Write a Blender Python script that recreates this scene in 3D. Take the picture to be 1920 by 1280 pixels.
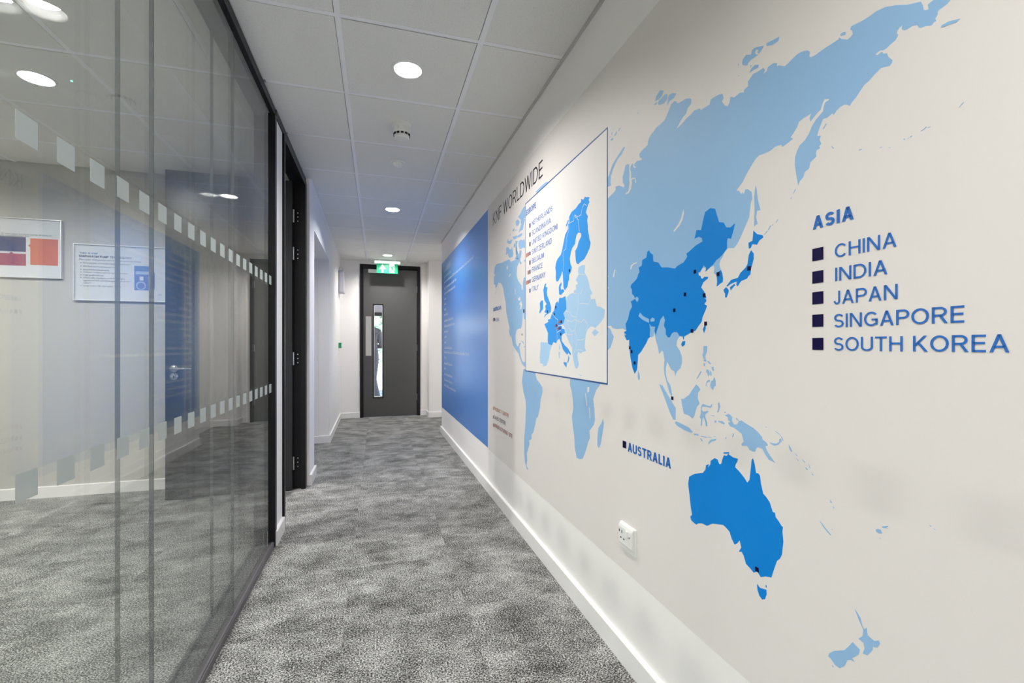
# Office corridor: glass partition on the left, world map mural on the right, dark door at the end.
import bpy, bmesh, math, random, json
from mathutils import Vector, Matrix
from mathutils.geometry import tessellate_polygon

random.seed(7)
sc = bpy.context.scene
COL = sc.collection
for o in list(bpy.data.objects):
    bpy.data.objects.remove(o)

# ------------------------------------------------------------------ camera, world, exposure
cam_data = bpy.data.cameras.new('camera')
cam_data.sensor_width = 36.0
cam_data.lens = 36.0 * 861.2 / 1920.0
cam_data.shift_y = 8.5 / 1920.0
cam_data.clip_start = 0.02
camera = bpy.data.objects.new('camera', cam_data)
COL.objects.link(camera)
camera.location = (0, 0, 1.13)
camera.rotation_euler = (math.radians(90), 0, math.radians(-16.3225))
sc.camera = camera

sc.view_settings.view_transform = 'Standard'
sc.view_settings.look = 'None'
sc.view_settings.gamma = 1.0
sc.view_settings.use_curve_mapping = False
sc.view_settings.exposure = 0.0
DOWNLIGHT_POWER = 25.5
ROOM_DIM = 1.4
LAMP_RECESS = .031
SPREAD = math.radians(172)

world = bpy.data.worlds.new('sky_world')
sc.world = world
world.use_nodes = True
wn = world.node_tree
bg = wn.nodes['Background']
sky = wn.nodes.new('ShaderNodeTexSky')
sky.sky_type = 'NISHITA'
sky.sun_disc = False
sky.sun_elevation = math.radians(48)
sky.sun_rotation = math.radians(150)
sky.air_density = 1.2
sky.dust_density = 2.0
wn.links.new(sky.outputs[0], bg.inputs[0])
bg.inputs[1].default_value = 3.2
cy = sc.cycles
cy.max_bounces = 14
cy.diffuse_bounces = 6
cy.glossy_bounces = 8
cy.transmission_bounces = 8
cy.transparent_max_bounces = 32
cy.sample_clamp_indirect = 6.0
cy.use_denoising = True

# ------------------------------------------------------------------ dimensions (metres)
CEIL = 2.483
AL = 0.0095                      # plaster walls run half a degree off the ceiling grid
XR = 0.8643                      # right wall at y = 0 (its own frame turns by AL)
GLASS_X = -0.575
INNER_X = -0.650
GY0, GY1 = -1.40, 2.862          # glazed run
END_Y = 7.63

def rx(y): return XR - AL * y            # right wall plane
def lx(y): return -0.490 - AL * y        # far left plaster wall plane

# ------------------------------------------------------------------ materials
def new_mat(name):
    m = bpy.data.materials.new(name)
    m.use_nodes = True
    return m, m.node_tree, m.node_tree.nodes['Principled BSDF']

def pmat(name, col, rough=0.5, metal=0.0, spec=0.5, bump=None, emit=None, var=0.0):
    m, t, b = new_mat(name)
    b.inputs['Base Color'].default_value = (*col, 1)
    b.inputs['Roughness'].default_value = rough
    b.inputs['Metallic'].default_value = metal
    b.inputs['Specular IOR Level'].default_value = spec
    tc = None
    if bump or var:
        tc = t.nodes.new('ShaderNodeTexCoord')
    if bump:
        sc_, st = bump
        n = t.nodes.new('ShaderNodeTexNoise'); n.inputs['Scale'].default_value = sc_; n.inputs['Detail'].default_value = 4
        t.links.new(tc.outputs['Object'], n.inputs['Vector'])
        bp = t.nodes.new('ShaderNodeBump'); bp.inputs['Strength'].default_value = st; bp.inputs['Distance'].default_value = 0.002
        t.links.new(n.outputs['Fac'], bp.inputs['Height']); t.links.new(bp.outputs[0], b.inputs['Normal'])
    if var:
        n = t.nodes.new('ShaderNodeTexNoise'); n.inputs['Scale'].default_value = 2.5; n.inputs['Detail'].default_value = 3
        t.links.new(tc.outputs['Object'], n.inputs['Vector'])
        mx = t.nodes.new('ShaderNodeMix'); mx.data_type = 'RGBA'
        mx.inputs[6].default_value = (*[c * (1 - var) for c in col], 1)
        mx.inputs[7].default_value = (*[min(1, c * (1 + var)) for c in col], 1)
        t.links.new(n.outputs['Fac'], mx.inputs[0]); t.links.new(mx.outputs[2], b.inputs['Base Color'])
    if emit:
        b.inputs['Emission Color'].default_value = (*emit[0], 1)
        b.inputs['Emission Strength'].default_value = emit[1]
    return m

M = {}
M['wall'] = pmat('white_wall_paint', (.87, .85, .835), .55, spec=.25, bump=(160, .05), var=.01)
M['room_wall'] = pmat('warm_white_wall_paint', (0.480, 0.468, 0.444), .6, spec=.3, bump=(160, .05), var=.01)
M['skirting'] = pmat('white_satin_skirting', (.83, .815, .81), .32, spec=.4, var=.008)
M['sheet'] = pmat('matt_mural_vinyl', (.755, .72, .695), .5, spec=.2, bump=(260, .04), var=.008)
M['inset'] = pmat('inset_map_vinyl', (.81, .785, .765), .5, spec=.2, bump=(260, .04))
M['land'] = pmat('pale_blue_vinyl', (.285, .485, .735), .5, spec=.2, bump=(260, .04), var=.01)
M['country'] = pmat('bright_blue_vinyl', (.003, .215, .66), .5, spec=.15, bump=(260, .04), var=.01)
M['euro_land'] = pmat('palest_blue_vinyl', (.41, .62, .85), .5, spec=.2)
M['euro_country'] = pmat('sky_blue_vinyl', (.045, .33, .84), .5, spec=.2)
M['panel_blue'] = pmat('blue_panel_vinyl', (.060, .220, .62), .30, spec=.5, bump=(120, .05), var=.02)
M['panel_text'] = pmat('white_vinyl_letters', (.66, .70, .80), .4)
M['navy'] = pmat('navy_vinyl', (.006, .003, .045), .5, spec=.12)
M['blue'] = pmat('blue_vinyl_letters', (.030, .15, .50), .5, spec=.2)
M['black'] = pmat('black_vinyl_letters', (.012, .012, .02), .4)
M['red'] = pmat('dark_red_vinyl', (.30, .035, .045), .4)
M['orange'] = pmat('terracotta_vinyl', (.52, .16, .07), .4)
M['frame_line'] = pmat('inset_border_vinyl', (.03, .09, .29), .4)
M['black_metal'] = pmat('black_powder_coat', (.006, .006, .008), .38, spec=.25, bump=(500, .03), var=.05)
M['grey_metal'] = pmat('dark_grey_aluminium', (.085, .088, .092), .35, metal=.3, bump=(400, .03))
M['rail_top'] = pmat('grey_rail_aluminium', (.16, .15, .16), .38, metal=.5)
M['door_grey'] = pmat('charcoal_door_laminate', (.072, .071, .070), .30, spec=.5, bump=(220, .03), var=.05)
M['door_dark'] = pmat('black_door_laminate', (.018, .018, .020), .34, spec=.4, bump=(220, .03), var=.05)
M['steel'] = pmat('brushed_steel', (.62, .62, .61), .28, metal=1.0, bump=(300, .03))
M['chrome'] = pmat('polished_steel', (.75, .75, .74), .12, metal=1.0)
M['alu'] = pmat('silver_picture_moulding', (.80, .81, .83), .28, metal=.35)
M['white_plastic'] = pmat('white_plastic', (.80, .80, .78), .35, spec=.5, var=.01)
M['grey_plastic'] = pmat('lilac_grey_plastic', (.47, .46, .52), .4, var=.02)
M['dark_void'] = pmat('dark_slot', (.012, .012, .012), .7)
M['green_plastic'] = pmat('green_plastic', (.02, .30, .13), .35, var=.03)
M['grid'] = pmat('ceiling_grid_white', (.87, .87, .895), .45, var=.008)
M['edge_trim'] = pmat('shadow_gap_trim', (.52, .52, .51), .6, var=.02)
M['reflector'] = pmat('downlight_reflector', (.86, .86, .86), .30, var=.005)
M['paper'] = pmat('white_poster_paper', (.72, .74, .78), .35, spec=.5, var=.01)
M['ink'] = pmat('dark_poster_ink', (.03, .035, .06), .5)
M['ink_blue'] = pmat('blue_poster_ink', (.10, .22, .50), .5)
M['photo_navy'] = pmat('navy_photo_print', (.030, .032, .14), .4, var=.4)
M['photo_red'] = pmat('crimson_print', (.36, .045, .10), .4, var=.1)
M['photo_orange'] = pmat('orange_print', (.62, .15, .06), .4, var=.06)
M['photo_blue'] = pmat('blue_pump_print', (.11, .19, .52), .4, var=.2)
M['photo_pale'] = pmat('pale_pump_print', (.42, .52, .78), .4, var=.1)
M['paving'] = pmat('pale_paving', (.60, .60, .60), .8, bump=(30, .2), var=.08)
M['lobby_floor'] = pmat('grey_entrance_matting', (.30, .29, .32), .9, bump=(300, .3), var=.1)
M['soffit'] = pmat('grey_lobby_ceiling', (.30, .29, .34), .7, var=.03)
M['bark'] = pmat('tree_bark', (.16, .12, .09), .9, bump=(40, .6), var=.2)
M['suit'] = pmat('grey_wool_suit', (.075, .073, .088), .85, spec=.2, bump=(180, .4), var=.15)
M['shirt'] = pmat('white_shirt_cotton', (.75, .75, .78), .8, var=.02)
M['skin'] = pmat('skin', (.50, .29, .21), .5, var=.06)
M['hair'] = pmat('brown_hair', (.05, .032, .022), .6, bump=(300, .5))
M['shoe'] = pmat('black_shoe_leather', (.015, .014, .014), .25)
M['eye'] = pmat('eye_white', (.75, .75, .75), .2)
M['lamp_lens'] = pmat('downlight_lens', (.9, .9, .9), .3, emit=((1.0, .985, .955), 40.0))
M['strip_lamp'] = pmat('strip_lamp_lens', (.9, .9, .9), .3, emit=((.96, .98, 1.0), 9.0))
M['led_green'] = pmat('green_led_lens', (.1, .8, .4), .3, emit=((.1, 1.0, .45), 6.0))
M['sign_green'] = pmat('lit_green_sign', (.005, .22, .10), .3, emit=((.0, .26, .11), .7))
M['sign_white'] = pmat('lit_white_sign', (.85, .9, .88), .3, emit=((.85, 1.0, .93), .8))

def leaf_mat():
    m, t, b = new_mat('tree_leaves')
    oi = t.nodes.new('ShaderNodeTexCoord')
    n = t.nodes.new('ShaderNodeTexNoise'); n.inputs['Scale'].default_value = 3.0; n.inputs['Detail'].default_value = 5
    t.links.new(oi.outputs['Object'], n.inputs['Vector'])
    r = t.nodes.new('ShaderNodeValToRGB')
    r.color_ramp.elements[0].color = (.10, .19, .11, 1); r.color_ramp.elements[0].position = .3
    r.color_ramp.elements[1].color = (.42, .54, .42, 1); r.color_ramp.elements[1].position = .7
    t.links.new(n.outputs['Fac'], r.inputs[0]); t.links.new(r.outputs[0], b.inputs['Base Color'])
    b.inputs['Roughness'].default_value = .55
    return m
M['leaf'] = leaf_mat()

def tile_mat():
    m, t, b = new_mat('mineral_fibre_tile')
    tc = t.nodes.new('ShaderNodeTexCoord'); oi = t.nodes.new('ShaderNodeObjectInfo')
    ad = t.nodes.new('ShaderNodeVectorMath'); ad.operation = 'ADD'
    t.links.new(tc.outputs['Object'], ad.inputs[0])
    mu = t.nodes.new('ShaderNodeVectorMath'); mu.operation = 'SCALE'; mu.inputs['Scale'].default_value = 13.0
    cmb = t.nodes.new('ShaderNodeCombineXYZ')
    t.links.new(oi.outputs['Random'], cmb.inputs[0]); t.links.new(oi.outputs['Random'], cmb.inputs[1])
    t.links.new(cmb.outputs[0], mu.inputs[0]); t.links.new(mu.outputs[0], ad.inputs[1])
    n = t.nodes.new('ShaderNodeTexNoise'); n.inputs['Scale'].default_value = 190; n.inputs['Detail'].default_value = 3
    t.links.new(ad.outputs[0], n.inputs['Vector'])
    r = t.nodes.new('ShaderNodeValToRGB')
    r.color_ramp.elements[0].position = .30; r.color_ramp.elements[0].color = (.68, .672, .648, 1)
    r.color_ramp.elements[1].position = .46; r.color_ramp.elements[1].color = (.79, .782, .758, 1)
    t.links.new(n.outputs['Fac'], r.inputs[0]); t.links.new(r.outputs[0], b.inputs['Base Color'])
    b.inputs['Roughness'].default_value = .9; b.inputs['Specular IOR Level'].default_value = .1
    bp = t.nodes.new('ShaderNodeBump'); bp.inputs['Strength'].default_value = .15; bp.inputs['Distance'].default_value = .001
    t.links.new(n.outputs['Fac'], bp.inputs['Height']); t.links.new(bp.outputs[0], b.inputs['Normal'])
    return m
M['tile'] = tile_mat()

def carpet_mat():
    """Loop-pile carpet tile: light and charcoal yarns, streaky clouds that differ from tile to tile."""
    m, t, b = new_mat('loop_pile_carpet')
    L = t.links.new
    tc = t.nodes.new('ShaderNodeTexCoord'); oi = t.nodes.new('ShaderNodeObjectInfo')
    cmb = t.nodes.new('ShaderNodeCombineXYZ')
    m1 = t.nodes.new('ShaderNodeMath'); m1.operation = 'MULTIPLY'; m1.inputs[1].default_value = 37.0
    m2 = t.nodes.new('ShaderNodeMath'); m2.operation = 'MULTIPLY'; m2.inputs[1].default_value = 91.0
    L(oi.outputs['Random'], m1.inputs[0]); L(oi.outputs['Random'], m2.inputs[0])
    L(m1.outputs[0], cmb.inputs[0]); L(m2.outputs[0], cmb.inputs[1])
    ad = t.nodes.new('ShaderNodeVectorMath'); ad.operation = 'ADD'
    L(tc.outputs['Object'], ad.inputs[0]); L(cmb.outputs[0], ad.inputs[1])
    def noise(scale, detail, rough=.55, stretch=None, src=None):
        v = (src or ad).outputs[0]
        if stretch:
            mp = t.nodes.new('ShaderNodeMapping'); mp.inputs['Scale'].default_value = stretch
            L(v, mp.inputs['Vector']); v = mp.outputs[0]
        n = t.nodes.new('ShaderNodeTexNoise'); n.inputs['Scale'].default_value = scale
        n.inputs['Detail'].default_value = detail; n.inputs['Roughness'].default_value = rough
        L(v, n.inputs['Vector']); return n
    cloud = noise(4.6, 5, .62, (.95, 1.1, 1))
    streak = noise(14.0, 6, .72, (.75, 1.3, 1))
    yarn = noise(190, 2, .6, (.85, 1.15, 1))
    loop = noise(620, 1, .5)
    def math_(op, a, bb):
        n = t.nodes.new('ShaderNodeMath'); n.operation = op
        for i, q in enumerate((a, bb)):
            if isinstance(q, (int, float)): n.inputs[i].default_value = q
            else: L(q, n.inputs[i])
        return n.outputs[0]
    c = math_('ADD', math_('MULTIPLY', math_('SUBTRACT', cloud.outputs['Fac'], .5), CARPET[0]),
              math_('MULTIPLY', math_('SUBTRACT', streak.outputs['Fac'], .5), CARPET[1]))
    y = math_('ADD', math_('MULTIPLY', math_('SUBTRACT', yarn.outputs['Fac'], .5), CARPET[2]),
              math_('MULTIPLY', math_('SUBTRACT', loop.outputs['Fac'], .5), CARPET[3]))
    v = math_('ADD', math_('ADD', c, y), CARPET[4])
    r = t.nodes.new('ShaderNodeValToRGB')
    e = r.color_ramp.elements
    e[0].position = .12; e[0].color = (.020, .020, .019, 1)
    e[1].position = .92; e[1].color = (.62, .62, .60, 1)
    q = e.new(.40); q.color = (.12, .12, .115, 1)
    q = e.new(.62); q.color = (.36, .36, .345, 1)
    L(v, r.inputs[0]); L(r.outputs[0], b.inputs['Base Color'])
    b.inputs['Roughness'].default_value = .95; b.inputs['Specular IOR Level'].default_value = .1
    bp = t.nodes.new('ShaderNodeBump'); bp.inputs['Strength'].default_value = .5; bp.inputs['Distance'].default_value = .003
    L(yarn.outputs['Fac'], bp.inputs['Height']); L(bp.outputs[0], b.inputs['Normal'])
    return m
CARPET = (.85, .60, 2.7, 1.0, .445)
M['carpet'] = carpet_mat()

def glass_mat(name, tint, f0=.04):
    """Clear sheet glass: each face reflects by Schlick's law and lets the rest straight through."""
    m = bpy.data.materials.new(name); m.use_nodes = True
    t = m.node_tree; t.nodes.clear(); L = t.links.new
    out = t.nodes.new('ShaderNodeOutputMaterial')
    lw = t.nodes.new('ShaderNodeLayerWeight'); lw.inputs['Blend'].default_value = .5
    p = t.nodes.new('ShaderNodeMath'); p.operation = 'POWER'; p.inputs[1].default_value = 5.0
    L(lw.outputs['Facing'], p.inputs[0])
    s = t.nodes.new('ShaderNodeMath'); s.operation = 'MULTIPLY_ADD'; s.inputs[1].default_value = 1 - f0; s.inputs[2].default_value = f0
    L(p.outputs[0], s.inputs[0])
    tr = t.nodes.new('ShaderNodeBsdfTransparent'); tr.inputs[0].default_value = (*tint, 1)
    gl = t.nodes.new('ShaderNodeBsdfGlossy'); gl.inputs['Roughness'].default_value = 0.0
    mx = t.nodes.new('ShaderNodeMixShader')
    L(s.outputs[0], mx.inputs[0]); L(tr.outputs[0], mx.inputs[1]); L(gl.outputs[0], mx.inputs[2])
    L(mx.outputs[0], out.inputs[0])
    return m
M['glass'] = glass_mat('clear_glass', (.965, .978, .968))
M['pic_glass'] = glass_mat('picture_glass', (.985, .985, .985))

def mix_transparent(name, col, rough, clear):
    m, t, b = new_mat(name)
    b.inputs['Base Color'].default_value = (*col, 1); b.inputs['Roughness'].default_value = rough
    tr = t.nodes.new('ShaderNodeBsdfTransparent'); mx = t.nodes.new('ShaderNodeMixShader'); mx.inputs[0].default_value = clear
    tl = t.nodes.new('ShaderNodeBsdfTranslucent'); tl.inputs[0].default_value = (*col, 1)
    m2 = t.nodes.new('ShaderNodeMixShader'); m2.inputs[0].default_value = .22
    t.links.new(b.outputs[0], m2.inputs[1]); t.links.new(tl.outputs[0], m2.inputs[2])
    t.links.new(m2.outputs[0], mx.inputs[1]); t.links.new(tr.outputs[0], mx.inputs[2])
    t.links.new(mx.outputs[0], t.nodes['Material Output'].inputs[0])
    return m
M['frost'] = mix_transparent('frosted_film', (.47, .51, .50), .6, .22)
M['joint'] = mix_transparent('clear_joint_strip', (.17, .18, .185), .08, .45)

# ------------------------------------------------------------------ object helpers
MW = {}          # world matrix of every root, so parts may be written in world coordinates
def tag(o, label=None, cat=None, group=None, kind=None):
    for k, v in (('label', label), ('category', cat), ('group', group), ('kind', kind)):
        if v: o[k] = v
    return o

def thing(name, label, cat, loc=(0, 0, 0), rz=0.0, group=None, kind=None):
    o = bpy.data.objects.new(name, None); COL.objects.link(o)
    o.empty_display_size = .1
    o.location = loc; o.rotation_euler = (0, 0, rz)
    MW[o.name] = Matrix.Translation(loc) @ Matrix.Rotation(rz, 4, 'Z')
    return tag(o, label, cat, group, kind)

def obj(name, bm, mat, parent=None, local=False, smooth=False):
    """Link a bmesh as one mesh object; written in world coordinates unless local."""
    if parent is not None and not local:
        mw = MW.get(parent.name)
        if mw is not None:
            bmesh.ops.transform(bm, matrix=mw.inverted(), verts=bm.verts)
    me = bpy.data.meshes.new(name)
    bm.to_mesh(me); bm.free()
    if smooth:
        for p in me.polygons: p.use_smooth = True
    for mm in (mat if isinstance(mat, (list, tuple)) else [mat]):
        me.materials.append(mm)
    o = bpy.data.objects.new(name, me); COL.objects.link(o)
    if parent is not None:
        o.parent = parent
        if parent.name in MW: MW[o.name] = MW[parent.name]
    return o

def struct(name, bm, mat, label, cat):
    return tag(obj(name, bm, mat), label, cat, kind='structure')

def BM(): return bmesh.new()

def box(bm, x0, x1, y0, y1, z0, z1, bevel=0.0, seg=1):
    g = bmesh.ops.create_cube(bm, size=1.0)
    vs = g['verts']
    for v in vs:
        v.co.x = x0 if v.co.x < 0 else x1
        v.co.y = y0 if v.co.y < 0 else y1
        v.co.z = z0 if v.co.z < 0 else z1
    if bevel:
        es = list({e for v in vs for e in v.link_edges})
        bmesh.ops.bevel(bm, geom=es, offset=bevel, segments=seg, affect='EDGES', profile=.5)
    bmesh.ops.recalc_face_normals(bm, faces=bm.faces)
    return bm

def prism(bm, pts, h0, h1, axis='z'):
    """Extrude a 2-D outline; axis z: (x,y), x: (y,z), y: (x,z)."""
    def P(p, h):
        return {'z': (p[0], p[1], h), 'x': (h, p[0], p[1]), 'y': (p[0], h, p[1])}[axis]
    tri = tessellate_polygon([[Vector((p[0], p[1], 0)) for p in pts]])
    a = [bm.verts.new(P(p, h0)) for p in pts]; b = [bm.verts.new(P(p, h1)) for p in pts]
    for q in tri:
        try: bm.faces.new([a[i] for i in q])
        except ValueError: pass
        try: bm.faces.new([b[i] for i in q])
        except ValueError: pass
    n = len(pts)
    for i in range(n):
        j = (i + 1) % n
        bm.faces.new((a[i], a[j], b[j], b[i]))
    bmesh.ops.recalc_face_normals(bm, faces=bm.faces)
    return bm

def lathe(bm, prof, c, n=40, axis='z', cap=False):
    """Spin (radius, height) pairs about an axis through c."""
    rings = []
    for r, h in prof:
        ring = []
        for k in range(n):
            a = 2 * math.pi * k / n
            u, v = r * math.cos(a), r * math.sin(a)
            p = {'z': (u, v, h), 'x': (h, u, v), 'y': (u, h, v)}[axis]
            ring.append(bm.verts.new((c[0] + p[0], c[1] + p[1], c[2] + p[2])))
        rings.append(ring)
    for A, B in zip(rings, rings[1:]):
        for k in range(n):
            bm.faces.new((A[k], A[(k + 1) % n], B[(k + 1) % n], B[k]))
    if cap:
        bm.faces.new(rings[0]); bm.faces.new(rings[-1])
    bmesh.ops.recalc_face_normals(bm, faces=bm.faces)
    return bm

def tube(bm, pts, r, n=10):
    pts = [Vector(p) for p in pts]
    rings = []
    for i, p in enumerate(pts):
        d = (pts[min(i + 1, len(pts) - 1)] - pts[max(i - 1, 0)]).normalized()
        up = Vector((0, 0, 1)) if abs(d.z) < .9 else Vector((1, 0, 0))
        a = d.cross(up).normalized(); b = d.cross(a)
        rr = r[i] if isinstance(r, (list, tuple)) else r
        rings.append([bm.verts.new(p + a * rr * math.cos(2 * math.pi * k / n) + b * rr * math.sin(2 * math.pi * k / n)) for k in range(n)])
    for A, B in zip(rings, rings[1:]):
        for k in range(n):
            bm.faces.new((A[k], A[(k + 1) % n], B[(k + 1) % n], B[k]))
    bm.faces.new(rings[0]); bm.faces.new(rings[-1])
    bmesh.ops.recalc_face_normals(bm, faces=bm.faces)
    return bm

def text_mesh(string, style):
    """Built-in font as a flat mesh; returns verts, faces and the bounding box of the glyphs."""
    cu = bpy.data.curves.new('letters', 'FONT')
    cu.body = string; cu.size = 1.0; cu.resolution_u = 3; cu.fill_mode = 'FRONT'
    cu.offset = {'bold': .020, 'reg': -.004, 'thin': -.018, 'small': -.006}[style]
    o = bpy.data.objects.new('letters', cu); COL.objects.link(o)
    dg = bpy.context.evaluated_depsgraph_get(); dg.update()
    me = bpy.data.meshes.new_from_object(o.evaluated_get(dg))
    vs = [v.co.copy() for v in me.vertices]; fs = [tuple(p.vertices) for p in me.polygons]
    bpy.data.objects.remove(o); bpy.data.curves.remove(cu); bpy.data.meshes.remove(me)
    xs = [v.x for v in vs]; ys = [v.y for v in vs]
    return vs, fs, (min(xs), max(xs), min(ys), max(ys))

def stroke_glyph(ch, w):
    """Plain sans capitals drawn as strokes of weight w on a cap height of 1: list of polygons, advance width."""
    P = []; h = w / 2
    def stem(x, y0=0.0, y1=1.0): P.append([(x - h, y0), (x + h, y0), (x + h, y1), (x - h, y1)])
    def bar(y, x0, x1): P.append([(x0, y - h), (x1, y - h), (x1, y + h), (x0, y + h)])
    def diag(x0, y0, x1, y1):
        k = h * math.sqrt(1 + ((x1 - x0) / (y1 - y0)) ** 2)
        P.append([(x0 - k, y0), (x0 + k, y0), (x1 + k, y1), (x1 - k, y1)])
    def arc(cx, cy_, rx_, ry_, a0, a1, n=18):
        A, B = [], []
        for i in range(n + 1):
            a = math.radians(a0 + (a1 - a0) * i / n); c, s_ = math.cos(a), math.sin(a)
            A.append((cx + (rx_ + h) * c, cy_ + (ry_ + h) * s_)); B.append((cx + (rx_ - h) * c, cy_ + (ry_ - h) * s_))
        for i in range(n): P.append([A[i], A[i + 1], B[i + 1], B[i]])
    t = 1 - h
    if ch == 'A': k = h * 1.06; diag(k, 0, .36, 1); diag(.72 - k, 0, .36, 1); bar(.31, .15, .57); W = .72
    elif ch == 'B': stem(h); m = .53; bar(t, h, .34); bar(m, h, .36); bar(h, h, .36); arc(.34, (t + m) / 2, .22, (t - m) / 2, -90, 90); arc(.36, (m + h) / 2, .24, (m - h) / 2, -90, 90); W = .62
    elif ch == 'C': arc(.39, .5, .39 - h, .5 - h, 40, 320, 28); W = .74
    elif ch == 'D': stem(h); bar(t, h, .32); bar(h, h, .32); arc(.32, .5, .40 - h, .5 - h, -90, 90); W = .72
    elif ch == 'E': stem(h); bar(t, h, .56); bar(.52, h, .52); bar(h, h, .56); W = .56
    elif ch == 'F': stem(h); bar(t, h, .54); bar(.50, h, .49); W = .54
    elif ch == 'G': arc(.40, .5, .40 - h, .5 - h, 42, 312, 28); bar(.45, .42, .76); stem(.76 - h, .10, .45); W = .76
    elif ch == 'H': stem(h); stem(.70 - h); bar(.52, h, .70 - h); W = .70
    elif ch == 'I': stem(h); W = w
    elif ch == 'J': stem(.42 - h, .26, 1); arc(.21, .26, .21 - h, .26 - h, -180, 0, 14); W = .42
    elif ch == 'K': stem(h); diag(h + .02, .36, .58, 1); diag(.25, .56, .62, 0); W = .68
    elif ch == 'L': stem(h); bar(h, h, .52); W = .52
    elif ch == 'M': stem(h); stem(.86 - h); diag(h * 1.3, 1, .43, 0); diag(.86 - h * 1.3, 1, .43, 0); W = .86
    elif ch == 'N': stem(h); stem(.72 - h); diag(h * 1.2, 1, .72 - h * 1.2, 0); W = .72
    elif ch == 'O': arc(.41, .5, .41 - h, .5 - h, 0, 360, 36); W = .82
    elif ch == 'P': stem(h); m = .46; bar(t, h, .36); bar(m, h, .36); arc(.36, (t + m) / 2, .25 - h + .04, (t - m) / 2, -90, 90); W = .62
    elif ch == 'R': stem(h); m = .48; bar(t, h, .36); bar(m, h, .36); arc(.36, (t + m) / 2, .25 - h + .04, (t - m) / 2, -90, 90); diag(.36, m, .62, 0); W = .68
    elif ch == 'S': r = (1 - w) / 4; arc(.31, t - r, .30 - h, r, 25, 270, 20); arc(.31, h + r, .31 - h, r, 90, -155, 20); W = .62
    elif ch == 'T': bar(t, 0, .64); stem(.32, 0, t); W = .64
    elif ch == 'U': stem(h, .30, 1); stem(.70 - h, .30, 1); arc(.35, .30, .35 - h, .30 - h, -180, 0, 18); W = .70
    elif ch == 'V': k = h * 1.06; diag(.35, 0, k, 1); diag(.35, 0, .70 - k, 1); W = .70
    elif ch == 'W': k = h; diag(.26, 0, k, 1); diag(.26, 0, .51, 1); diag(.76, 0, .51, 1); diag(.76, 0, 1.02 - k, 1); W = 1.02
    elif ch == 'X': diag(h, 0, .64 - h, 1); diag(.64 - h, 0, h, 1); W = .64
    elif ch == 'Y': stem(.34, 0, .45); diag(.34, .42, h, 1); diag(.34, .42, .68 - h, 1); W = .68
    elif ch == 'Z': bar(t, 0, .60); bar(h, 0, .60); diag(.10, h, .50, t); W = .60
    else: W = .26
    return P, W

def caps_fit(string, weight, place, gap=.12):
    """One bmesh per word, the whole string fitted to place(0..1, 0..1)."""
    x = 0.0; words = [[]]
    for ch in string:
        P, W = stroke_glyph(ch, weight)
        if ch == ' ': words.append([])
        words[-1] += [[(a + x, b) for a, b in q] for q in P]; x += W + gap
    total = x - gap
    out = []
    for polys in words:
        bm = BM()
        for q in polys:
            bm.faces.new([bm.verts.new(place(a / total, b)) for a, b in q])
        bmesh.ops.remove_doubles(bm, verts=bm.verts, dist=1e-6)
        out.append(bm)
    return out

def text_fit(string, style, place, flip=False):
    """place(a, b) maps 0..1 across and 0..1 up the cap height to a point."""
    vs, fs, (x0, x1, y0, y1) = text_mesh(string, style)
    capv, capf, cb = text_mesh('H', style)
    bm = BM()
    q = [bm.verts.new(place((v.x - x0) / (x1 - x0), (v.y - cb[2]) / (cb[3] - cb[2]))) for v in vs]
    for f in fs:
        try: bm.faces.new([q[i] for i in f])
        except ValueError: pass
    return bm

# ------------------------------------------------------------------ floor of carpet tiles
bm = BM(); box(bm, -4.0, 2.5, -3.1, END_Y + .1, -.08, -.012)
floor = struct('floor', bm, M['lobby_floor'], 'grey loop-pile carpet tile floor of the corridor and room', 'floor')
tile_me = None
ntile = 0
x = -.13 - .5 * 7
while x < 2.4:
    y = -3.03
    while y < END_Y:
        x1, y1 = x + .5, y + .5
        keep = (x1 > -.70 and x < .95) or (y < 4.3 and x1 > -3.2 and x < -.5 and y > -.8) or (y > 4.2 and y1 < 6.0 and x > -1.7 and x < .9) or (y > 5.6 and x < 1.5 and x > -.8)
        if keep:
            cy1 = min(y1, END_Y)
            if tile_me is None or cy1 < y1:
                bm = BM()
                box(bm, -.2497, .2497, -.2497, .2497 - (y1 - cy1), -.012, 0)
                o = obj('carpet_tile', bm, M['carpet'], floor, local=True)
                if cy1 == y1: tile_me = o.data
            else:
                o = bpy.data.objects.new('carpet_tile', tile_me); COL.objects.link(o); o.parent = floor
            o.location = (x + .25, y + .25, random.uniform(-.0004, .0004))
            ntile += 1
        y += .5
    x += .5

# ------------------------------------------------------------------ ceiling of lay-in tiles
bm = BM(); box(bm, -4.0, 2.5, -3.1, END_Y + .1, CEIL + .12, CEIL + .2)
ceiling = struct('ceiling', bm, M['wall'], 'white suspended ceiling of square mineral tiles in a metal grid', 'ceiling')
GX = [-.157, .443]
GYS = [2.005 + .6 * k for k in range(-9, 10)]
LIGHT_XY = [(.143, y) for y in (-2.495, -.095, 2.305, 4.705, 7.105)]
ROOM_X = [-3.155 + .6 * k for k in range(0, 5)]      # room grid lines
ROOM_LIGHTS = [(-1.655, 2.905), (-2.855, 2.905), (-1.655, .505), (-2.855, .505)]
HOLE_R = .066

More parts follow.
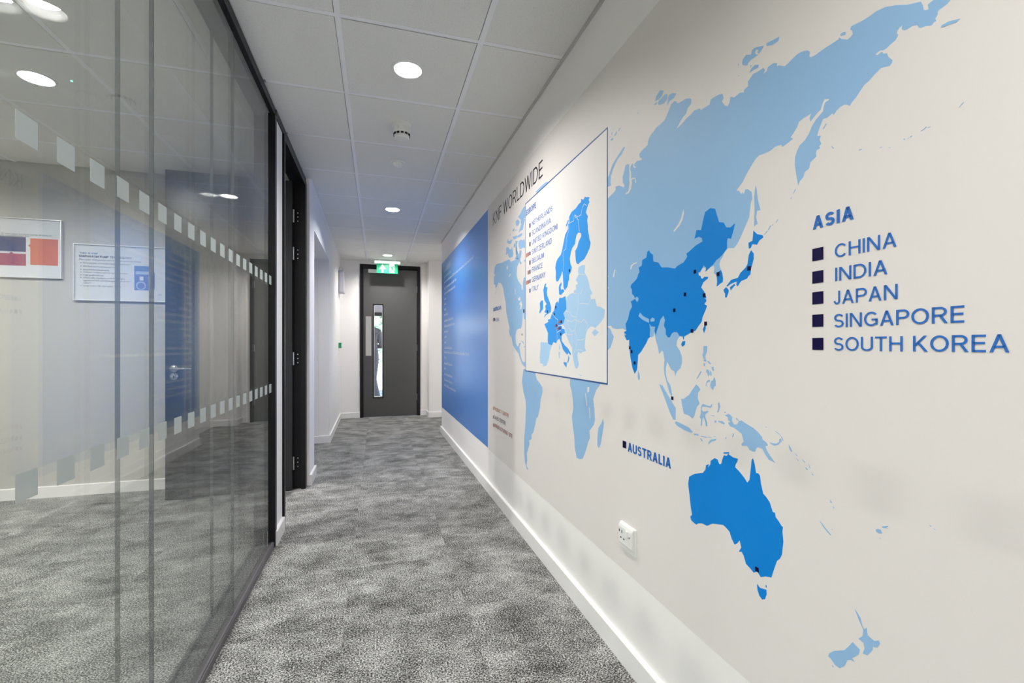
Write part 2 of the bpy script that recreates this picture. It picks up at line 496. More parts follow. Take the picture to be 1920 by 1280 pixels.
def ceil_tile(x0, x1, y0, y1, hole=None):
    bm = BM()
    zb, zt = CEIL + .0012, CEIL + .017
    if hole is None:
        box(bm, x0, x1, y0, y1, zb, zt)
        return bm
    n = 32
    cx, cy_ = hole
    for z, fl in ((zb, 0), (zt, 1)):
        ring, sq = [], []
        for k in range(n):
            a = 2 * math.pi * (k + .5) / n
            ca, sa = math.cos(a), math.sin(a)
            ring.append(bm.verts.new((cx + HOLE_R * ca, cy_ + HOLE_R * sa, z)))
            tx = ((x1 - cx) if ca > 0 else (cx - x0)) / abs(ca); ty = ((y1 - cy_) if sa > 0 else (cy_ - y0)) / abs(sa)
            tt = min(tx, ty)
            sq.append(bm.verts.new((cx + tt * ca, cy_ + tt * sa, z)))
        for k in range(n):
            j = (k + 1) % n
            bm.faces.new((ring[k], ring[j], sq[j], sq[k]))
        for qx, qy in ((x0, y0), (x1, y0), (x0, y1), (x1, y1)):     # corners
            c = bm.verts.new((qx, qy, z))
            d = sorted(range(n), key=lambda k: (sq[k].co.x - qx) ** 2 + (sq[k].co.y - qy) ** 2)[:4]
            a0 = math.atan2(qy - cy_, qx - cx)
            best = None
            for k in range(n):
                A, B = 2 * math.pi * (k + .5) / n, 2 * math.pi * (k + 1.5) / n
                t0 = (a0 - A) % (2 * math.pi)
                if t0 < (B - A): best = k
            try: bm.faces.new((sq[best], sq[(best + 1) % n], c))
            except ValueError: pass
    bmesh.ops.recalc_face_normals(bm, faces=bm.faces)
    return bm

xcols = [(-.570, GX[0]), (GX[0], GX[1]), (GX[1], .850)]
for r in range(len(GYS)):
    y0 = GYS[r]; y1 = min(y0 + .6, END_Y - .01)
    if y1 - y0 < .05: continue
    for c, (a, b) in enumerate(xcols):
        if y0 > 6.0 and c == 2: b = 1.043
        hole = None
        for (qx, qy) in LIGHT_XY:
            if a < qx < b and y0 < qy < y1: hole = (qx, qy)
        bm = ceil_tile(a + .0122, b - .0150, y0 + .0160, y1 - .0122, hole)
        obj('ceiling_tile', bm, M['tile'], ceiling)
for r in range(4, 14):                       # room beyond the glass
    y0 = GYS[r]; y1 = min(y0 + .6, 4.26)
    if y1 - y0 < .05: continue
    xs = [-3.35] + ROOM_X + [-.665]
    for a, b in zip(xs, xs[1:]):
        hole = None
        for (qx, qy) in ROOM_LIGHTS:
            if a < qx < b and y0 < qy < y1: hole = (qx, qy)
        obj('ceiling_tile', ceil_tile(a + .0122, b - .0150, y0 + .0160, y1 - .0122, hole), M['tile'], ceiling)
for gx in GX:
    bm = BM(); box(bm, gx - .012, gx + .012, -3.0, END_Y - .005, CEIL, CEIL + .03); obj('grid_bar', bm, M['grid'], ceiling)
for gy in GYS:
    x1 = .84 if gy < 6.0 else 1.05
    bm = BM(); box(bm, -.548, x1, gy - .0118, gy + .0118, CEIL + .0006, CEIL + .028); obj('grid_bar', bm, M['grid'], ceiling)
for gx in ROOM_X:
    bm = BM(); box(bm, gx - .012, gx + .012, -.9, 4.265, CEIL, CEIL + .03); obj('grid_bar', bm, M['grid'], ceiling)
for gy in GYS[4:13]:
    bm = BM(); box(bm, -3.35, -.665, gy - .0118, gy + .0118, CEIL + .0006, CEIL + .028); obj('grid_bar', bm, M['grid'], ceiling)
bm = BM()                                       # grey edge angle along the right wall
prism(bm, [(rx(-3) - .012, -3.0), (rx(6.03) - .012, 6.03), (rx(6.03) + .02, 6.03), (rx(-3) + .02, -3.0)], CEIL - .008, CEIL + .02)
struct('trim_1', bm, M['edge_trim'], 'thin grey edge angle where the ceiling meets the map wall', 'trim')
bm = BM()
prism(bm, [(lx(4.03) - .02, 4.035), (lx(4.03) + .012, 4.035), (lx(END_Y) + .012, END_Y), (lx(END_Y) - .02, END_Y)], CEIL - .004, CEIL + .02)
struct('trim_2', bm, M['grid'], 'thin white edge angle above the plain left wall', 'trim')

# ------------------------------------------------------------------ walls
def wall_prism(name, pts, z0, z1, mat, label):
    bm = BM(); prism(bm, pts, z0, z1); return struct(name, bm, mat, label, 'wall')

TOP = CEIL + .13
SE = 6.03                                       # end of the map wall
wall_prism('wall_right', [(rx(-3), -3.0), (rx(-3) + .16, -3.0), (rx(SE) + .16, SE), (rx(SE), SE)], -.012, TOP, M['wall'], 'long white plaster wall that carries the world map')
# left wall: short white panel beside the glass, then plaster with a wide opening
bm = BM(); box(bm, -.640, -.561, 2.865, 3.100, -.012, CEIL - .045, .002)
struct('wall_left_panel', bm, M['wall'], 'narrow white wall panel between the glass partition and the open door', 'wall')
OY0, OY1, OZ = 4.345, 5.765, 2.140
bm = BM()
def lprism(y0, y1, z0, z1, depth=.12):
    prism(bm, [(lx(y0), y0), (lx(y1), y1), (lx(y1) - depth, y1), (lx(y0) - depth, y0)], z0, z1)
lprism(4.032, OY0, -.012, TOP); lprism(OY0, OY1, OZ, TOP); lprism(OY1, END_Y + .1, -.012, TOP)
struct('wall_left', bm, M['wall'], 'white plaster wall on the left with a wide doorless opening', 'wall')
bm = BM()
box(bm, -1.75, -.666, OY1, OY1 + .1, -.012, OZ + .1); box(bm, -1.85, -1.75, OY0 - .02, OY1 + .1, -.012, OZ + .1); box(bm, -1.75, -.665, OY0, OY1, OZ, OZ + .1)
struct('wall_recess', bm, M['wall'], 'shaded white walls and soffit inside the wide left opening', 'wall')
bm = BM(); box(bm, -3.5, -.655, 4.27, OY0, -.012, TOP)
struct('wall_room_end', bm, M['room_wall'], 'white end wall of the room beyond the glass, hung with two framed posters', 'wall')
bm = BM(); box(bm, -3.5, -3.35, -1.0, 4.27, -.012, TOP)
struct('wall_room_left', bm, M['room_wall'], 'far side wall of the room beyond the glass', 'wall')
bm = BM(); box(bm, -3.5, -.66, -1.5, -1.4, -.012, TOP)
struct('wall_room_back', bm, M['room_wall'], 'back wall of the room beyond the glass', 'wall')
bm = BM(); box(bm, -.68, 1.1, -3.1, -3.0, -.012, TOP)
struct('wall_back', bm, M['wall'], 'white wall closing the corridor behind the viewer', 'wall')
bm = BM(); box(bm, -.68, -.561, -3.0, GY0 - .05, -.012, TOP)
struct('wall_left_near', bm, M['wall'], 'white wall before the start of the glass partition', 'wall')
FX0, FX1, FZ = -.265, .670, 2.424                # end door frame
PX, PY = .783, 7.37                              # shallow pier right of the end door
bm = BM()
box(bm, -.75, FX0, END_Y, END_Y + .12, -.012, TOP); box(bm, FX1, PX, END_Y, END_Y + .12, -.012, TOP)
box(bm, FX0, FX1, END_Y, END_Y + .12, FZ, TOP); box(bm, PX, 2.4, PY, END_Y + .12, -.012, TOP)
struct('wall_end', bm, M['wall'], 'white end wall around the charcoal door, with a shallow pier on its right', 'wall')
bm = BM(); box(bm, 1.06, 1.2, SE - .1, END_Y, -.012, TOP)
struct('wall_side', bm, M['wall'], 'white return wall hidden behind the end of the map wall', 'wall')

# ------------------------------------------------------------------ skirting boards
SH, ST = .084, .017
def skirt_prof(bm, p0, p1, nrm):
    """Skirting board from p0 to p1 standing off by nrm, its top edge eased."""
    p0, p1, n = Vector((*p0, 0)), Vector((*p1, 0)), Vector((*nrm, 0))
    prof = [(0, 0), (ST, 0), (ST, SH - .004), (ST - .004, SH), (0, SH)]
    A = [bm.verts.new(p0 + n * d + Vector((0, 0, h))) for d, h in prof]
    B = [bm.verts.new(p1 + n * d + Vector((0, 0, h))) for d, h in prof]
    k = len(prof)
    for i in range(k): bm.faces.new((A[i], A[(i + 1) % k], B[(i + 1) % k], B[i]))
    bm.faces.new(A); bm.faces.new(B)
    bmesh.ops.recalc_face_normals(bm, faces=bm.faces)
def baseboard(name, runs, label):
    bm = BM()
    for r in runs: skirt_prof(bm, *r)
    return struct(name, bm, M['skirting'], label, 'skirting board')
baseboard('baseboard_right', [((rx(-3), -3), (rx(SE) , SE + ST), (-1, -AL)), ((rx(SE) - ST, SE), (rx(SE) + .16, SE), (0, 1))], 'white skirting board under the world map')
baseboard('baseboard_left', [((lx(4.035), 4.036), (lx(OY0), OY0 + ST), (1, AL)), ((lx(OY1), OY1 - ST), (lx(END_Y), END_Y), (1, AL)), ((lx(OY1) + ST, OY1), (-1.75, OY1), (0, -1))], 'white skirting board along the plaster wall on the left')
baseboard('baseboard_panel', [((-.561, 2.868), (-.561, 3.098), (1, 0))], 'short white skirting below the narrow panel by the glass')
baseboard('baseboard_end', [((lx(END_Y), END_Y), (FX0, END_Y), (0, -1)), ((FX1, END_Y), (PX, END_Y), (0, -1)), ((PX - ST, PY), (1.06, PY), (0, -1)), ((PX, PY - ST), (PX, END_Y), (-1, 0))], 'white skirting board on both sides of the charcoal end door')
baseboard('baseboard_room', [((-3.35, 4.27), (-.66, 4.27), (0, -1))], 'white skirting board in the room below the posters')

# ------------------------------------------------------------------ end door
ed_ = thing('door_1', 'charcoal fire door with a tall narrow vision panel at the corridor end', 'door', (.2, END_Y, 0), kind='structure')
FW = .048
bm = BM()
box(bm, FX0, FX0 + FW, END_Y - .022, END_Y + .12, 0, FZ, .002); box(bm, FX1 - FW, FX1, END_Y - .022, END_Y + .12, 0, FZ, .002)
box(bm, FX0 + FW, FX1 - FW, END_Y - .022, END_Y + .12, FZ - .062, FZ, .002)
obj('door_frame', bm, M['black_metal'], ed_)
bm = BM()
box(bm, FX0 + FW, FX0 + FW + .018, END_Y + .02, END_Y + .10, 0, FZ - .062); box(bm, FX1 - FW - .018, FX1 - FW, END_Y + .02, END_Y + .10, 0, FZ - .062)
box(bm, FX0 + FW + .018, FX1 - FW - .018, END_Y + .02, END_Y + .10, FZ - .085, FZ - .062)
obj('door_stop', bm, M['black_metal'], ed_)
LX0, LX1, LZ1 = FX0 + FW + .003, FX1 - FW - .003, FZ - .066
VX0, VX1, VZ0, VZ1 = -.058, .080, .312, 1.788
bm = BM()
DY0, DY1 = END_Y + .012, END_Y + .056
for b_ in ((LX0, VX0, .006, LZ1), (VX1, LX1, .006, LZ1), (VX0, VX1, .006, VZ0), (VX0, VX1, VZ1, LZ1)):
    box(bm, b_[0], b_[1], DY0, DY1, b_[2], b_[3])
bmesh.ops.remove_doubles(bm, verts=bm.verts, dist=1e-5)
leaf = obj('door_leaf', bm, M['door_grey'], ed_)
bm = BM()
w = .012
for b_ in ((VX0 - w, VX0 + .004, VZ0 - w, VZ1 + w), (VX1 - .004, VX1 + w, VZ0 - w, VZ1 + w), (VX0 + .004, VX1 - .004, VZ0 - w, VZ0 + .004), (VX0 + .004, VX1 - .004, VZ1 - .004, VZ1 + w)):
    box(bm, b_[0], b_[1], DY0 - .008, DY1 + .008, b_[2], b_[3], .002)
obj('glazing_bead', bm, M['black_metal'], leaf)
bm = BM(); w = .005
for b_ in ((VX0 + .004, VX0 + .004 + w, VZ0 + .004, VZ1 - .004), (VX1 - .004 - w, VX1 - .004, VZ0 + .004, VZ1 - .004), (VX0 + .009, VX1 - .009, VZ0 + .004, VZ0 + .016), (VX0 + .009, VX1 - .009, VZ1 - .012, VZ1 - .004)):
    box(bm, b_[0], b_[1], DY0 + .004, DY1 - .004, b_[2], b_[3])
obj('glazing_seal', bm, M['white_plastic'], leaf)
bm = BM(); box(bm, VX0 + .004, VX1 - .004, DY0 + .019, DY0 + .025, VZ0 + .004, VZ1 - .004)
obj('vision_pane', bm, M['glass'], leaf)
bm = BM(); box(bm, -.180, -.094, DY0 - .003, DY0, .975, 1.600, .0012)
tag(obj('push_plate', bm, M['steel'], leaf), 'satin steel push plate')
bm = BM(); box(bm, -.142, .085, DY0 - .052, DY0 - .001, 2.292, 2.346, .006, 2)
cl = obj('door_closer', bm, M['white_plastic'], ed_)
bm = BM(); tube(bm, [(.05, DY0 - .03, 2.352), (.25, DY0 - .12, 2.356), (.10, DY0 - .022, 2.362)], .007)
obj('closer_arm', bm, M['white_plastic'], cl)
bm = BM(); lathe(bm, [(.012, 0), (.012, .012), (.02, .014), (.02, .02)], (.05, DY0 - .03, 2.343), 16, cap=True)
obj('closer_spindle', bm, M['steel'], cl)
for hz in (.25, 1.05, 2.0):
    bm = BM(); tube(bm, [(LX1 + .002, DY0 - .006, hz), (LX1 + .002, DY0 - .006, hz + .1)], .007)
    obj('hinge', bm, M['steel'], ed_)

# ------------------------------------------------------------------ glass partition
gp = thing('glass_partition', 'double glazed partition with slim black frame and rows of frosted squares', 'partition', (-.61, 0.7, 0))
FF, FB = -.558, -.662
bm = BM(); box(bm, FB, FF, GY0, GY1 + .034, CEIL - .046, CEIL - .001, .0015)
obj('head_rail', bm, M['black_metal'], gp)
bm = BM(); box(bm, FB, FF, GY0, GY1, 0.0, .016)
fr = obj('floor_rail', bm, M['grey_metal'], gp)
bm = BM(); box(bm, FF - .004, FF + .001, GY0, GY1, 0.0, .028, .001); box(bm, FF - .012, FF - .004, GY0, GY1, .016, .030)
obj('rail_lip', bm, M['rail_top'], fr)
bm = BM(); box(bm, FB, FB + .010, GY0, GY1, .016, .030)
obj('rail_lip', bm, M['grey_metal'], fr)
for y0, y1 in ((GY1, GY1 + .034), (GY0 - .034, GY0)):
    bm = BM()
    box(bm, FB, FF - .030, y0, y1, 0, CEIL - .046, .0015); 
    obj('frame_post', bm, M['grey_metal'], gp)
    bm = BM(); box(bm, FF - .030, FF + .006, y0 - (.010 if y0 > 0 else 0), y1, 0, CEIL - .046, .0015)
    obj('frame_post', bm, M['black_metal'], gp)
bm = BM(); box(bm, FB + .002, FF - .032, GY0, GY1, CEIL - .062, CEIL - .046)
obj('head_channel', bm, M['grey_metal'], gp)
JY = [1.437 + .7075 * k for k in range(-4, 2)]
edges = [GY0] + JY + [GY1]
for X in (GLASS_X, INNER_X):
    for a, b in zip(edges, edges[1:]):
        bm = BM(); box(bm, X - .005, X + .005, a + .0016, b - .0016, .018, CEIL - .050)
        obj('glass_pane', bm, M['glass'], gp)
    for jy in JY:
        bm = BM(); box(bm, X - .0056, X + .0056, jy - .0017, jy + .0017, .018, CEIL - .050, .001)
        obj('glass_joint', bm, M['joint'], gp)
sq_me = None
for k in range(-18, 19):
    for z0 in (1.13 - .259, 1.13 + .341):
        y = .951 + .1022 * k
        if sq_me is None:
            bm = BM(); box(bm, -.0002, .0002, -.026, .026, 0, .048)
            o = obj('frosted_square', bm, M['frost'], gp, local=True); sq_me = o.data
        else:
            o = bpy.data.objects.new('frosted_square', sq_me); COL.objects.link(o); o.parent = gp
        o.location = (GLASS_X + .0053 + .61, y + .026 - .7, z0)

# ------------------------------------------------------------------ open door on the left
od = thing('door_2', 'tall black door standing open into the room behind the glass', 'door', (-.61, 3.55, 0), kind='structure')
bm = BM()
box(bm, -.660, -.549, 3.102, 3.140, 0, CEIL - .046, .0015)
box(bm, -.582, -.547, 3.952, 4.030, 0, CEIL - .046, .0015); box(bm, -.660, -.582, 3.972, 4.030, 0, CEIL - .046, .0015)
box(bm, -.582, -.549, 3.140, 3.952, CEIL - .075, CEIL - .046, .0015); box(bm, -.660, -.582, 3.140, 3.972, CEIL - .060, CEIL - .046)
obj('door_frame', bm, M['black_metal'], od)
bm = BM(); box(bm, FB, FF + .004, GY1 + .036, 4.030, CEIL - .046, CEIL - .001, .0015)
obj('head_rail', bm, M['black_metal'], od)
bm = BM(); box(bm, -1.487, -.640, 3.926, 3.968, .006, CEIL - .064, .0015)
dl = obj('door_leaf', bm, M['door_dark'], od)
bm = BM()
lathe(bm, [(.0, -.009), (.026, -.009), (.026, 0)], (-1.430, 3.926, .965), 28, 'y')
tube(bm, [(-1.430, 3.920, .965), (-1.430, 3.876, .965)], .010)
tube(bm, [(-1.436, 3.876, .965), (-1.36, 3.874, .965), (-1.304, 3.876, .964)], [.0095, .0085, .008])
obj('lever_handle', bm, M['chrome'], dl, smooth=True)
bm = BM(); lathe(bm, [(.0, -.007), (.026, -.007), (.026, 0)], (-1.430, 3.926, .908), 28, 'y')
obj('key_escutcheon', bm, M['chrome'], dl, smooth=True)
bm = BM(); box(bm, -1.4335, -1.4265, 3.9178, 3.9189, .894, .914)
obj('keyhole', bm, M['dark_void'], dl)
for hz in (2.151, 1.857, 1.031, .21):
    bm = BM(); tube(bm, [(-.634, 3.944, hz - .05), (-.634, 3.944, hz + .05)], .0075, 12)
    h = obj('hinge', bm, M['steel'], od)
    bm = BM(); box(bm, -.626, -.588, 3.9697, 3.9722, hz - .05, hz + .05); obj('hinge_plate', bm, M['black_metal'], h)
    bm = BM()
    for dz in (-.033, 0, .033): lathe(bm, [(.0, -.001), (.0045, -.001), (.0045, .001)], (-.606, 3.9694, hz + dz), 10, 'y')
    obj('hinge_screw', bm, M['chrome'], h)

# ------------------------------------------------------------------ downlights
def downlight(x, y, label, group, led=False, dim=1.0, h=CEIL, recess=LAMP_RECESS):
    t = thing('ceiling_downlight', label, 'downlight', (x, y, h), group=group)
    c = (x, y, h)
    bm = BM(); lathe(bm, [(.079, .004), (.0785, -.001), (.075, -.003), (.066, -.003), (.063, .000), (.062, .006)], c, 48)
    obj('trim_ring', bm, M['white_plastic'], t, smooth=True)
    bm = BM(); lathe(bm, [(.062, .004), (.0605, .014), (.057, .030), (.054, .042)], c, 48)
    obj('reflector', bm, M['reflector'], t, smooth=True)
    bm = BM(); lathe(bm, [(.0005, .036), (.030, .037), (.048, .039), (.055, .040)], c, 36)
    obj('lens', bm, M['lamp_lens'], t, smooth=True)
    ld = bpy.data.lights.new('downlight_lamp', 'AREA')
    ld.shape = 'DISK'; ld.size = .088; ld.energy = DOWNLIGHT_POWER * dim; ld.color = (1.0, .966, .940); ld.spread = SPREAD
    lo = bpy.data.objects.new('downlight_lamp', ld); COL.objects.link(lo); lo.parent = t
    lo.location = (0, 0, recess)
    if led:
        bm = BM(); lathe(bm, [(.0005, -.005), (.004, -.004), (.005, .0)], (x + .155, y - .02, CEIL + .003), 12)
        obj('status_led', bm, M['led_green'], t)
    return t
labs = ['recessed round downlight in the ceiling behind the viewer', 'recessed round downlight in the ceiling above the viewer',
        'large round downlight, the nearest one lit in the corridor ceiling', 'middle of the three round downlights in the corridor ceiling',
        'farthest round downlight, just in front of the green exit sign']
for (x, y), lab, dim in zip(LIGHT_XY, labs, (1.0, .75, .86, 1.08, .85)): downlight(x, y, lab, 'corridor downlights', dim=dim)
rl = ['round downlight with a green indicator in the room behind the glass', 'round downlight deep in the room, left of the one with a green indicator',
      'round downlight near the front of the glazed room', 'round downlight in the near far-side corner of the glazed room']
for i, ((x, y), lab) in enumerate(zip(ROOM_LIGHTS, rl)): downlight(x, y, lab, 'room downlights', led=(i == 0), dim=ROOM_DIM, recess=.010)


# ------------------------------------------------------------------ ceiling devices
t = thing('smoke_detector', 'white round smoke detector with dark slots under the ceiling', 'smoke detector', (.143, 2.895, CEIL))
c = (.143, 2.895, CEIL)
bm = BM(); lathe(bm, [(.0005, .002), (.061, .002), (.061, -.014), (.057, -.020), (.0005, -.020)], c, 40); obj('base', bm, M['white_plastic'], t, smooth=False)
bm = BM(); lathe(bm, [(.052, -.020), (.052, -.046), (.049, -.052), (.047, -.062)], c, 40); obj('body', bm, M['white_plastic'], t)
bm = BM(); lathe(bm, [(.047, -.062), (.043, -.076), (.034, -.081), (.0005, -.082)], c, 40); obj('cap', bm, M['white_plastic'], t)
for k in range(12):
    a = 2 * math.pi * k / 12
    bm = BM(); box(bm, .0455, .0505, -.0085, .0085, -.066, -.055)
    bmesh.ops.transform(bm, matrix=Matrix.Rotation(a, 4, 'Z'), verts=bm.verts)
    obj('vent_slot', bm, M['dark_void'], t, local=True)
t = thing('motion_sensor', 'small domed white motion sensor under the ceiling behind the smoke detector', 'motion sensor', (.143, 3.48, CEIL))
c = (.143, 3.48, CEIL)
bm = BM(); lathe(bm, [(.0005, .002), (.054, .002), (.054, -.005), (.048, -.011), (.0005, -.011)], c, 40); obj('base', bm, M['white_plastic'], t)
bm = BM(); lathe(bm, [(.036, -.011), (.034, -.022), (.026, -.033), (.014, -.039), (.0005, -.041)], c, 32); obj('lens_dome', bm, M['reflector'], t, smooth=True)

# exit sign
t = thing('exit_sign', 'lit green exit sign with white arrow and running figure below the ceiling', 'exit sign', (.15, 7.42, CEIL))
SY = 7.42
bm = BM(); box(bm, -.046, .343, SY - .022, SY + .022, 2.412, 2.452, .006, 2); hs = obj('housing', bm, M['sign_white'], t)
for xx in (.03, .27):
    bm = BM(); tube(bm, [(xx, SY, 2.45), (xx, SY, CEIL + .002)], .006); obj('hanger', bm, M['white_plastic'], t)
PX0, PX1, PZ0, PZ1 = -.013, .307, 2.262, 2.412
bm = BM(); box(bm, PX0, PX1, SY - .004, SY + .004, PZ0, PZ1); pn = obj('sign_panel', bm, M['sign_green'], t)
def sx(a): return PX0 + a * (PX1 - PX0)
def sz(b): return PZ0 + b * (PZ1 - PZ0)
bm = BM(); prism(bm, [(sx(a), sz(b)) for a, b in ((.275, .92), (.43, .42), (.36, .42), (.315, .60), (.315, .06), (.235, .06), (.235, .60), (.19, .42), (.12, .42))], SY - .0048, SY - .004, 'y'); obj('arrow', bm, M['sign_white'], pn)
bm = BM(); prism(bm, [(sx(a), sz(b)) for a, b in ((.60, .97), (.84, .97), (.84, .05), (.60, .05))], SY - .0048, SY - .004, 'y'); obj('doorway_mark', bm, M['sign_white'], pn)
bm = BM()
for pts in (((.70, .78), (.735, .78), (.745, .86), (.72, .91), (.695, .86)), ((.66, .72), (.75, .74), (.78, .44), (.70, .40)), ((.69, .70), (.60, .66), (.57, .52), (.60, .50), (.63, .60), (.70, .62)), ((.74, .74), (.80, .62), (.86, .60), (.86, .67), (.82, .69), (.77, .80)), ((.70, .44), (.75, .42), (.70, .24), (.60, .10), (.57, .15), (.66, .28)), ((.73, .46), (.78, .44), (.84, .30), (.90, .20), (.87, .15), (.80, .24), (.74, .34))):
    prism(bm, [(sx(a), sz(b)) for a, b in pts], SY - .0056, SY - .0048, 'y')
obj('running_figure', bm, M['sign_green'], pn)

# small fittings at the far end of the left wall
yb = 7.30; xb = lx(yb)
t = thing('control_box', 'narrow lilac grey control box high on the left wall near the end', 'control box', (xb, yb, 1.92))
bm = BM(); box(bm, xb - .002, xb + .080, yb, yb + .20, 1.925, 2.262, .006, 2); bx_ = obj('housing', bm, M['grey_plastic'], t)
bm = BM(); box(bm, xb + .008, xb + .072, yb - .003, yb + .001, 1.940, 2.248, .002); obj('cover', bm, M['grey_plastic'], t)
bm = BM(); box(bm, xb, xb + .004, yb - .004, yb + .002, 1.94, 2.25); obj('gasket', bm, M['dark_void'], t)
bm = BM()
tube(bm, [(xb + .032 + .026 * math.cos(a), yb + .01, 2.285 + .026 * math.sin(a)) for a in [2 * math.pi * k / 24 for k in range(25)]], .004, 8)
obj('carry_ring', bm, M['steel'], t)
yb = 7.30; xb = lx(yb)
t = thing('call_point', 'small green emergency call point on the left wall near the end', 'call point', (xb, yb, 1.10))
bm = BM(); box(bm, xb - .002, xb + .042, yb, yb + .088, 1.098, 1.180, .006, 2); obj('housing', bm, M['green_plastic'], t)
bm = BM(); box(bm, xb + .041, xb + .045, yb + .018, yb + .07, 1.115, 1.165, .002); obj('break_pane', bm, M['white_plastic'], t)
bm = BM(); tube(bm, [(xb + .012, yb + .004, 1.10), (xb + .012, yb + .004, 1.052)], .0022, 8); obj('reset_key', bm, M['steel'], t)

